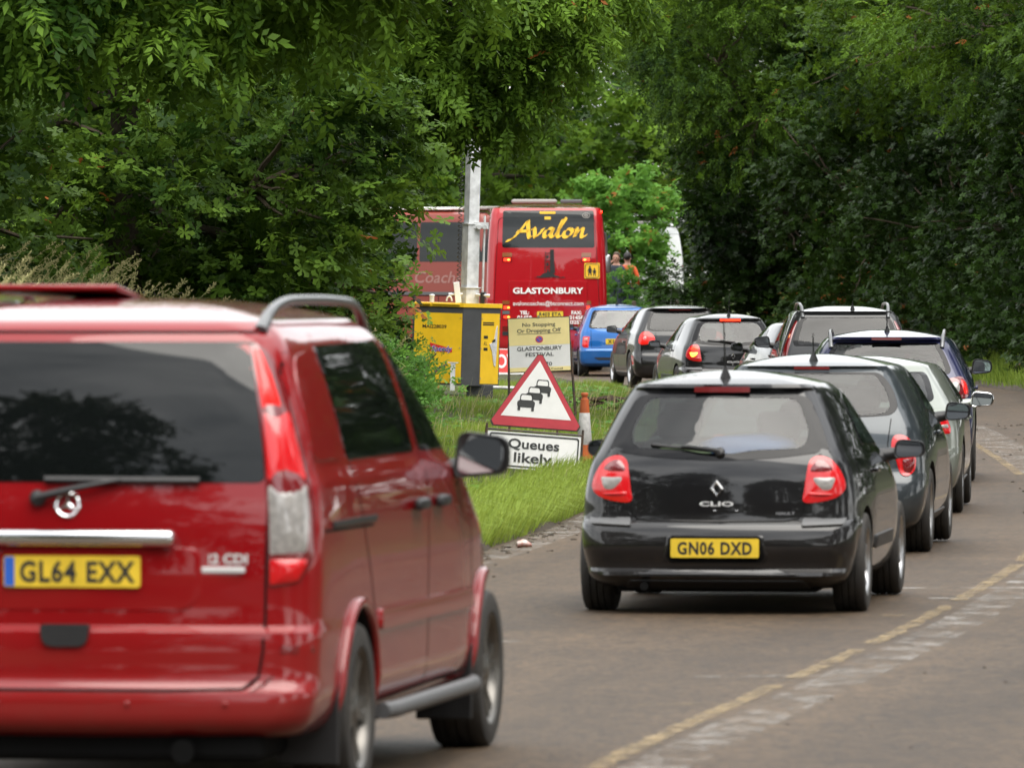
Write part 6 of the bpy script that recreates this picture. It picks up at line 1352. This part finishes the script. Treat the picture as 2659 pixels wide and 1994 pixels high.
def notice_sign():
    t = thing('notice_sign', 'yellow and white no stopping notice board on a dark folding frame behind the triangular sign', 'road sign', (.40, 108, gl(.4, 108)), 0); t.rotation_euler = (0, R_(-2.2), R_(-2)); U, V = X_, Z_; O = Vector((0, 0, 0))
    W, z0, z1 = .405, .62, 1.33
    mb = MB(); mb.prism([(-W - .012, z0 - .012), (W + .012, z0 - .012), (W + .012, z1 + .012), (-W - .012, z1 + .012)], O + Vector((0, .004, 0)), U, V, .02); mb.build('board_frame', M_STEEL, t)
    mb = MB(); mb.prism([(-W, z0), (W, z0), (W, z1), (-W, z1)], O - Vector((0, .002, 0)), U, V, .004); bd = mb.build('board', M_WHITE, t)
    mb = MB(); F = O - Vector((0, .004, 0)); mb.prism([(-W, .97), (W, .97), (W, z1), (-W, z1)], F, U, V, .001); mb.build('yellow_panel', M_PALEYEL, bd)
    mb = MB(); mb.prism([(-W, z0), (W, z0), (W, z0 + .055), (-W, z0 + .055)], F, U, V, .001); mb.build('yellow_band', M_PALEYEL, bd)
    mb = MB(); T = O - Vector((0, .0065, 0))
    for s, cap, z, w_, x in (('No Stopping', .048, 1.245, .44, .0), ('Or Dropping Off', .050, 1.165, .585, 0), ('GLASTONBURY', .052, .925, .60, .0), ('FESTIVAL', .050, .845, .375, 0), ('£70', .050, .715, .14, .09), ('Somerset Council', .026, .648, .36, .12)):
        add_text(mb, s, cap, T + U * x + V * z, U, V, width=w_, bold=.012)
    mb.prism([(-.29, 1.118), (.29, 1.118), (.29, 1.124), (-.29, 1.124)], T, U, V, .001); mb.build('board_lettering', M_SIGNGREY, bd)
    mb = MB(); mb.prism(ell(0, 1.045, .052, .048, 24), T, U, V, .001); r = mb.build('roundel', pmat('roundel red', (.62, .07, .08), .5), bd)
    mb = MB(); mb.prism(ell(0, 1.045, .036, .033, 20), T - Vector((0, .002, 0)), U, V, .001); mb.build('blue_disc', pmat('roundel blue', (.05, .10, .5), .5), r)
    mb = MB(); mb.prism([(-.032, 1.068), (-.024, 1.076), (.032, 1.022), (.024, 1.014)], T - Vector((0, .004, 0)), U, V, .001); mb.build('red_bar', MATS['roundel red'], r)
    for s in (1, -1):
        for y in (0, .35):
            mb = MB(); mb.tube([O + U * s * (W + .005) + V * 1.0 + Vector((0, .02, 0)), O + U * s * (W + .04) + Vector((0, y, -.04))], .016, 6); mb.build('leg', M_STEEL, t)
    mb = MB(); mb.box(O + V * (z1 + .02), (.02, .03, .03)); mb.build('hinge', M_ALLOY, t)
notice_sign()
def slow_sign():
    t = thing('slow_sign', 'red board with white capitals low in the grass beside the yellow cabinet', 'road sign', (-.20, 152, gl(-.20, 152)), 0); U, V = X_, Z_; O = Vector((0, 0, 0)); W = .42
    mb = MB(); mb.prism([(-W, .02), (W, .02), (W, .50), (-W, .50)], O, U, V, .015); b = mb.build('board', M_WHITE, t)
    mb = MB(); mb.prism([(-W + .02, .055), (W - .02, .055), (W - .02, .485), (-W + .02, .485)], O - Vector((0, .003, 0)), U, V, .001); mb.build('red_panel', pmat('slow sign red', (.62, .05, .045), .5), b)
    mb = MB(); add_text(mb, 'SLOW', .25, O + V * .27 - Vector((0, .006, 0)) + U * .02, U, V, bold=.02, width=.72); mb.build('board_lettering', M_WHITE, b)
    for s in (1, -1): mb = MB(); mb.tube([O + U * s * .36 + V * .48, O + U * s * .36 + Vector((0, .3, -.03))], .014, 6); mb.build('leg', M_STEEL, t)
slow_sign()
def cone():
    t = thing('traffic_cone', 'worn orange traffic cone with a grey-white sleeve beside the warning sign', 'traffic cone', (.735, 82, gl(.735, 82) - .01)); OR = pmat('worn orange rubber', (.52, .105, .018), .6, var=(8, 1, (.30, .07, .02)))
    mb = MB(); mb.lathe([(.09, .0), (.088, .03), (.048, .60), (.041, .685), (.030, .69), (.026, .715), (.036, .722), (.036, .742), (.028, .752), (0, .752)], (0, 0, .02), (0, 0, 1), 28); mb.build('cone_body', OR, t, 35)
    mb = MB(); mb.lathe([(.0755, .225), (.0765, .227), (.0535, .545), (.0525, .547)], (0, 0, .02), (0, 0, 1), 28); mb.build('sleeve', pmat('reflective sleeve', (.55, .54, .53), .5, var=(25, .3)), t, 35)
    mb = MB(); mb.box((0, 0, .012), (.26, .26, .035), bevel=.012); mb.build('base', OR, t, 35)
    mb = MB(); mb.box((.01, -.083, .085), (.06, .01, .006)); mb.box((.005, -.082, .06), (.065, .01, .006)); mb.build('scuff_marks', M_INK, t)
cone()
# mobile lighting tower: yellow cabinet on legs with a telescopic mast
def light_tower():
    t = thing('light_tower', 'yellow and grey mobile light tower cabinet with a tall galvanised mast', 'light tower', (-.87, 122, gl(-.87, 122)), 0); t.rotation_euler = (0, R_(1.7), 0)
    YE = pmat('yellow painted steel', (.80, .50, .015), .42, var=(4, .15), coat=.3); DG = pmat('dark grey painted steel', (.055, .058, .062), .5, var=(5, .25)); GA = pmat('galvanised steel', (.72, .74, .75), .5, metal=.15, var=(7, .4))
    plan = [(-.66, -.03), (.10, -.20), (.36, -.13), (.66, .26), (.66, .95), (-.5, 1.05), (-.66, .7)]
    X, Y, Z = Vector((1, 0, 0)), Vector((0, 1, 0)), Vector((0, 0, 1))
    mb = MB(); mb.prism(plan, (0, 0, 1.36), X, Y, 1.17); mb.build('cabinet', DG, t)
    c = np.mean(plan, 0); big = [tuple(c + (np.array(p) - c) * 1.035) for p in plan]
    mb = MB(); mb.prism(big, (0, 0, 1.425), X, Y, .06)
    for x, w_ in ((-.52, .25), (-.16, .42)): mb.box((x, -.085 - .22 * (x + .66) * .9 + .02, 1.405), (w_, .035, .03), Matrix.Rotation(R_(-12.6), 3, 'Z'), bevel=.008)
    mb.build('lid', YE, t)
    def face(a, b_, u0, u1, z0, z1, name, mat, lift=.006, par=None, th=.012):
        A, B = Vector((*plan[a], 0)), Vector((*plan[b_], 0)); U = (B - A); l = U.length; U.normalize(); n = U.cross(Z); 
        mb = MB(); mb.prism([(u0 * l, z0), (u1 * l, z0), (u1 * l, z1), (u0 * l, z1)], A + n * lift, U, Z, th); return mb.build(name, mat, par or t), A + n * (lift + .002), U, l
    d1, A1, U1, l1 = face(0, 1, .04, .985, .22, 1.27, 'door_panel', YE); d2, A2, U2, l2 = face(2, 3, .05, .95, .22, 1.28, 'door_panel', YE)
    mb = MB(); add_text(mb, 'MAI228039', .052, A1 + U1 * (.44 * l1) + Z * 1.065, U1, Z, width=.37, bold=.02); mb.build('serial_lettering', M_INK, d1)
    mb = MB(); mb.prism([(.36 * l1, .82), (.80 * l1, .735), (.80 * l1, .68), (.36 * l1, .69)], A1, U1, Z, .002); st = mb.build('red_sticker', pmat('sticker red', (.55, .02, .03), .4), d1)
    mb = MB(); add_text(mb, 'Speedy', .075, A1 + U1 * (.60 * l1) + Z * .735 - Vector((0, .002, 0)), U1, Z, width=.32, bold=.055, shear=.15); mb.build('sticker_outline', M_WHITE, st)
    mb = MB(); add_text(mb, 'Speedy', .075, A1 + U1 * (.60 * l1) + Z * .735 - Vector((0, .004, 0)), U1, Z, width=.31, bold=.02, shear=.15); mb.build('sticker_lettering', pmat('sticker purple', (.05, .03, .30), .4), st)
    for u, z, w_, h in ((.12, 1.13, .55, .02), (.12, 1.10, .55, .02), (.18, .90, .2, .045), (.18, .72, .2, .045)):
        mb = MB(); mb.prism([(u * l2, z), ((u + w_) * l2, z), ((u + w_) * l2, z + h), (u * l2, z + h)], A2, U2, Z, .002); mb.build('vent_slot', M_INK, d2)
    mb = MB(); add_text(mb, 'ALL', .06, A2 + U2 * (.27 * l2) + Z * .83, U2, Z, width=.09, bold=.01); mb.build('panel_lettering', M_INK, d2)
    for q, A, U, l in ((d1, A1, U1, l1), (d2, A2, U2, l2)):
        for u in (.07, .95):
            for z in (.3, .75, 1.2): mb = MB(); mb.lathe([(.01, 0), (.008, .006), (0, .007)], A + U * (u * l) + Z * z, U.cross(Z), 8); mb.build('rivet', M_ALLOY, q)
    mb = MB(); pts = [(.48, .82), (.70, .86), (.80, 1.06), (.86, 1.10), (.84, .72), (.80, .48), (.72, .50), (.62, .70)]; mb.prism([(a * l2, z) for a, z in pts], A2 - Vector((0, .012, 0)), U2, Z, .01); mb.build('document_pouch', pmat('clear plastic pouch', (.62, .63, .64), .25, var=(12, .25), coat=1), t)
    mb = MB(); mb.prism([(a * l2, z) for a, z in ((.62, .84), (.76, .86), (.76, .90), (.62, .88))], A2 - Vector((0, .016, 0)), U2, Z, .003); mb.build('pouch_label', M_INK, t)
    mb = MB(); mb.box((.38, .2, .10), (.40, .5, .22), bevel=.01); mb.build('base_leg', DG, t); mb = MB(); mb.box((-.45, .3, .10), (.2, .5, .2), bevel=.01); mb.build('base_leg', DG, t)
    mb = MB(); mb.tube([(.3, .2, .17), (.95, .1, .17)], .025, 8); mb.box((-.03, -.35, .32), (.07, .05, .42)); mb.box((-.03, -.35, .53), (.16, .06, .015)); mb.build('outrigger', GA, t, 40)
    mr = Matrix.Rotation(R_(28), 3, 'Z'); mx, my = .18, .25
    for i, (z0, z1, w_) in enumerate(((1.40, 1.66, .225), (1.66, 2.62, .20), (2.62, 4.4, .175), (4.4, 6.6, .15))):
        mb = MB(); mb.box((mx, my, (z0 + z1) / 2), (w_, w_, z1 - z0), mr, bevel=.006)
        if i: mb.box((mx, my, z0), (w_ + .06, w_ + .06, .014), mr)
        mb.build('mast_section', GA, t)
    mb = MB(); mb.tube([(mx - .17 + .026 * math.cos(a), my - .05 + .026 * math.sin(a), 1.69 + a * .0105) for a in np.arange(0, 2 * math.pi * 40, .45)], .007, 5, cap=False); mb.build('coiled_cable', M_BLACK, t, 60)
    mb = MB(); mb.tube([(mx + .20, my - .08, 1.42), (mx + .20, my - .08, 2.75)], .016, 8); mb.build('guide_rod', GA, t, 50)
    mb = MB()
    for x in (.12, .20): mb.lathe([(.0, -.05), (.035, -.05), (.038, 0), (.035, .03), (0, .03)], (mx + x, my - .12, 2.58), (0, 1, 0), 14)
    mb.box((mx + .15, my - .08, 2.60), (.22, .03, .10)); mb.build('pulley_bracket', GA, t, 40)
    for s in (1, -1):
        mb = MB(); mb.tube([(mx + s * .10, my - .1, 1.56), (mx + s * .27, my - .12, 1.55)], .018, 8); mb.tube([(mx + s * .26, my - .12, 1.55), (mx + s * .31, my - .12, 1.548)], .024, 8); mb.build('winch_handle', GA, t, 50)
    mb = MB(); mb.box((mx + .2, my - .1, 1.50), (.07, .06, .20), bevel=.01); mb.build('winch', M_BLACK, t)
    mb = MB(); mb.lathe([(.035, 0), (.035, .10), (.045, .105), (.03, .125), (0, .13)], (-.38, .1, 1.42), Z, 14); mb.build('exhaust_stub', GA, t, 40)
    mb = MB(); mb.tube([(-.12 + .04 * math.cos(a), .1, 1.42 + .07 * max(0, math.sin(a)) + .03) for a in np.linspace(0, math.pi, 12)], .014, 6); mb.build('lifting_eye', GA, t, 50)
    mb = MB(); mb.box((.0, .12, 1.58), (.09, .05, .32), Matrix.Rotation(R_(-8), 3, 'Y'), bevel=.01); mb.build('lamp_bracket', M_WHITE, t)
    mb = MB(); mb.box((mx, my, 6.65), (1.3, .06, .06)); mb.build('mast_crossbar', GA, t)
    for x in (-.5, -.17, .17, .5): mb = MB(); mb.box((mx + x, my - .08, 6.8), (.28, .10, .24), Matrix.Rotation(R_(20), 3, 'X'), bevel=.02); mb.build('floodlight', M_GREYPL, t)
light_tower()
# crushed can by the kerb, earth heap
mb = MB(); mb.lathe([(.0, 0), (.028, 0), (.033, .01), (.030, .05), (.033, .075), (.028, .11), (.0, .112)], (0, 0, .033), (1, .3, .12), 16)
mb.v = [(x, y, z * (.75 + .25 * math.sin(40 * x))) for x, y, z in mb.v]
o = mb.build('drink_can', pmat('can print', (.5, .47, .44), .35, metal=.3, var=(22, 1, (.30, .06, .03))), None, 40); o.location = (.035, 60.0, g(60) + .005); tag(o, 'crushed drink can lying at the muddy road edge beside the van', 'can')
bm = bmesh.new(); bmesh.ops.create_icosphere(bm, subdivisions=4, radius=1)
for v in bm.verts: v.co *= 1 + .35 * mnoise.noise(v.co * 3) + .15 * mnoise.noise(v.co * 9); v.co = Vector((v.co.x * .55, v.co.y * 1.5, v.co.z * .14))
me = bpy.data.meshes.new('soil_heap'); bm.to_mesh(me); bm.free(); finish(me, [pmat('dark loose soil', (.04, .026, .016), .95, spec=.1, var=(10, .5), bump=(40, 1))], 60)
o = link('soil_heap', me, None, (1.35, 118, gl(1.35, 118))); tag(o, 'heap of dark loose soil on the verge behind the cone', 'soil heap')

# rail fence, people beyond the bend
def fence():
    M_W = pmat('weathered wood', (.16, .13, .09), .85, var=(6, .4)); t = thing('rail_fence', 'weathered wooden rail fence below the low hedge right of the coach', 'fence', (3.0, 199.2, gl(3.0, 199.2)))
    for x in np.arange(-2.1, 2.6, 1.05): mb = MB(); mb.box((x, 0, .45), (.10, .08, 1.2), bevel=.01); mb.build('post', M_W, t)
    for z in (.25, .55, .85): mb = MB(); mb.box((.0, -.055, z), (4.6, .03, .09), Matrix.Rotation(R_(.6), 3, 'Y'), bevel=.006); mb.build('rail', M_W, t)
fence()
def skin_figure(name, label, loc, rz, joints, edges, mats, zones, hair, scale=1.0):
    """one continuous body grown over a skeleton, coloured by zone, with hair as a part"""
    me = bpy.data.meshes.new(name); me.from_pydata([j[0] for j in joints], edges, []); o = link(name, me)
    md = o.modifiers.new('s', 'SKIN'); md.use_smooth_shade = True; o.modifiers.new('u', 'SUBSURF').levels = 2
    for i, j in enumerate(joints): me.skin_vertices[0].data[i].radius = (j[1], j[2] if len(j) > 2 else j[1])
    me.skin_vertices[0].data[0].use_root = True
    nm = bpy.data.meshes.new_from_object(o.evaluated_get(bpy.context.evaluated_depsgraph_get())); o.modifiers.clear(); o.data = nm; nm.name = name; bpy.data.meshes.remove(me)
    nm.materials.clear()
    for m in mats: nm.materials.append(m)
    for p in nm.polygons: p.material_index = zones(p.center); p.use_smooth = True
    o.location = loc; o.rotation_euler = (0, 0, rz); tag(o, label, 'person')
    mb = MB(); c, r, cut = hair; bm = bmesh.new(); bmesh.ops.create_icosphere(bm, subdivisions=3, radius=1)
    for v in bm.verts:
        v.co = Vector((v.co.x * r[0], v.co.y * r[1], v.co.z * r[2])) * (1 + .08 * mnoise.noise(v.co * 5)); 
        if v.co.y < cut and v.co.z < .045: v.co.y = cut
    mb.add([(Vector(c) + v.co)[:] for v in bm.verts], [[v.index for v in f.verts] for f in bm.faces]); bm.free(); mb.build('hair', mats[-1], o, 60)
    return o
def body_joints(arm_l, arm_r):
    J = [((0, 0, .95), .15, .10), ((0, 0, 1.12), .14, .10), ((0, 0, 1.32), .17, .11), ((0, .01, 1.44), .10, .08), ((0, 0, 1.53), .055), ((0, -.01, 1.61), .078, .09), ((0, -.01, 1.70), .078, .095), ((0, -.005, 1.76), .05, .06)]
    E = [(0, 1), (1, 2), (2, 3), (3, 4), (4, 5), (5, 6), (6, 7)]
    for s, arm in ((-1, arm_l), (1, arm_r)):
        k = len(J); J += [((s * .17, 0, 1.41), .065), (arm[0], .048), (arm[1], .036), (arm[2], .038, .02)]; E += [(3, k), (k, k + 1), (k + 1, k + 2), (k + 2, k + 3)]
        for f in range(4):
            d = Vector(arm[2]) - Vector(arm[1]); d.normalize(); q = Vector(arm[2]) + d * .05 + Vector(((f - 1.5) * .022, 0, 0)); k2 = len(J); J += [(q[:], .010), ((q + d * (.05 + .008 * (f in (1, 2))) + Vector((0, .012, 0)))[:], .008)]; E += [(k + 3, k2), (k2, k2 + 1)]
        k2 = len(J); q = Vector(arm[2]) + Vector((-s * .045, -.015, .02)); J += [(q[:], .011)]; E += [(k + 3, k2)]
        k = len(J); J += [((s * .09, 0, .88), .095), ((s * .10, -.01, .50), .06), ((s * .10, .02, .10), .045), ((s * .10, -.12, .03), .035)]; E += [(0, k), (k, k + 1), (k + 1, k + 2), (k + 2, k + 3)]
    k = len(J); J += [((0, -.112, 1.635), .014), ((0, -.125, 1.625), .010), ((-.085, 0, 1.645), .014, .02), ((.085, 0, 1.645), .014, .02)]; E += [(5, k), (k, k + 1), (5, k + 2), (5, k + 3)]
    return J, E
def face_parts(o, skin_dark):
    for x in (-.032, .032):
        mb = MB(); bm = bmesh.new(); bmesh.ops.create_icosphere(bm, subdivisions=2, radius=.012); bm.transform(Matrix.Translation((x, -.098, 1.66))); mb.add([v.co[:] for v in bm.verts], [[v.index for v in f.verts] for f in bm.faces]); bm.free(); mb.build('eye', M_INK, o, 60)
    mb = MB(); mb.box((0, -.094, 1.585), (.05, .014, .012), bevel=.005); mb.build('mouth', skin_dark, o)
SK = pmat('skin', (.45, .24, .17), .55); SKD = pmat('lip colour', (.30, .10, .08), .5); HV = pmat('orange hi-vis cloth', (.85, .13, .03), .6, var=(9, .2)); RF = pmat('reflective grey band', (.6, .6, .6), .4); NV = pmat('navy trousers', (.02, .025, .05), .8); DK = pmat('dark jacket', (.03, .04, .06), .8); BR = pmat('brown hair', (.06, .03, .015), .6); BK = pmat('dark hair', (.015, .013, .012), .6)
z1 = gl(2.42, 205) + .03
J, E = body_joints(((-.27, -.06, 1.18), (-.20, -.22, 1.36), (-.08, -.24, 1.52)), ((.27, .0, 1.16), (.24, -.12, .95), (.20, -.2, .90)))
o = skin_figure('person', 'person with brown hair and raised hand in a dark jacket, facing the road', (2.64, 205, z1 + .16), R_(-20), J, E, [SK, DK, NV, BR],
                lambda c: 2 if c.z < .93 else 0 if c.z > 1.475 or (c.y < -.17) else 1, ((0, .02, 1.71), (.094, .115, .105), -.055))
face_parts(o, SKD)
J, E = body_joints(((-.28, .02, 1.16), (-.26, -.14, .98), (-.2, -.24, 1.02)), ((.29, .02, 1.16), (.30, -.10, .94), (.27, -.2, .92)))
o = skin_figure('person', 'person with dark hair in an orange hi-vis vest, back to the road', (2.93, 205.6, gl(2.93, 205.6) + .16), R_(170), J, E, [SK, HV, NV, RF, BK],
                lambda c: 2 if c.z < .93 else 0 if c.z > 1.475 or abs(c.x) > .30 else 3 if (1.10 < c.z < 1.15 or (abs(abs(c.x) - .09) < .022 and c.z < 1.42)) else 1, ((0, .02, 1.70), (.096, .118, .112), -.05))
face_parts(o, SKD)
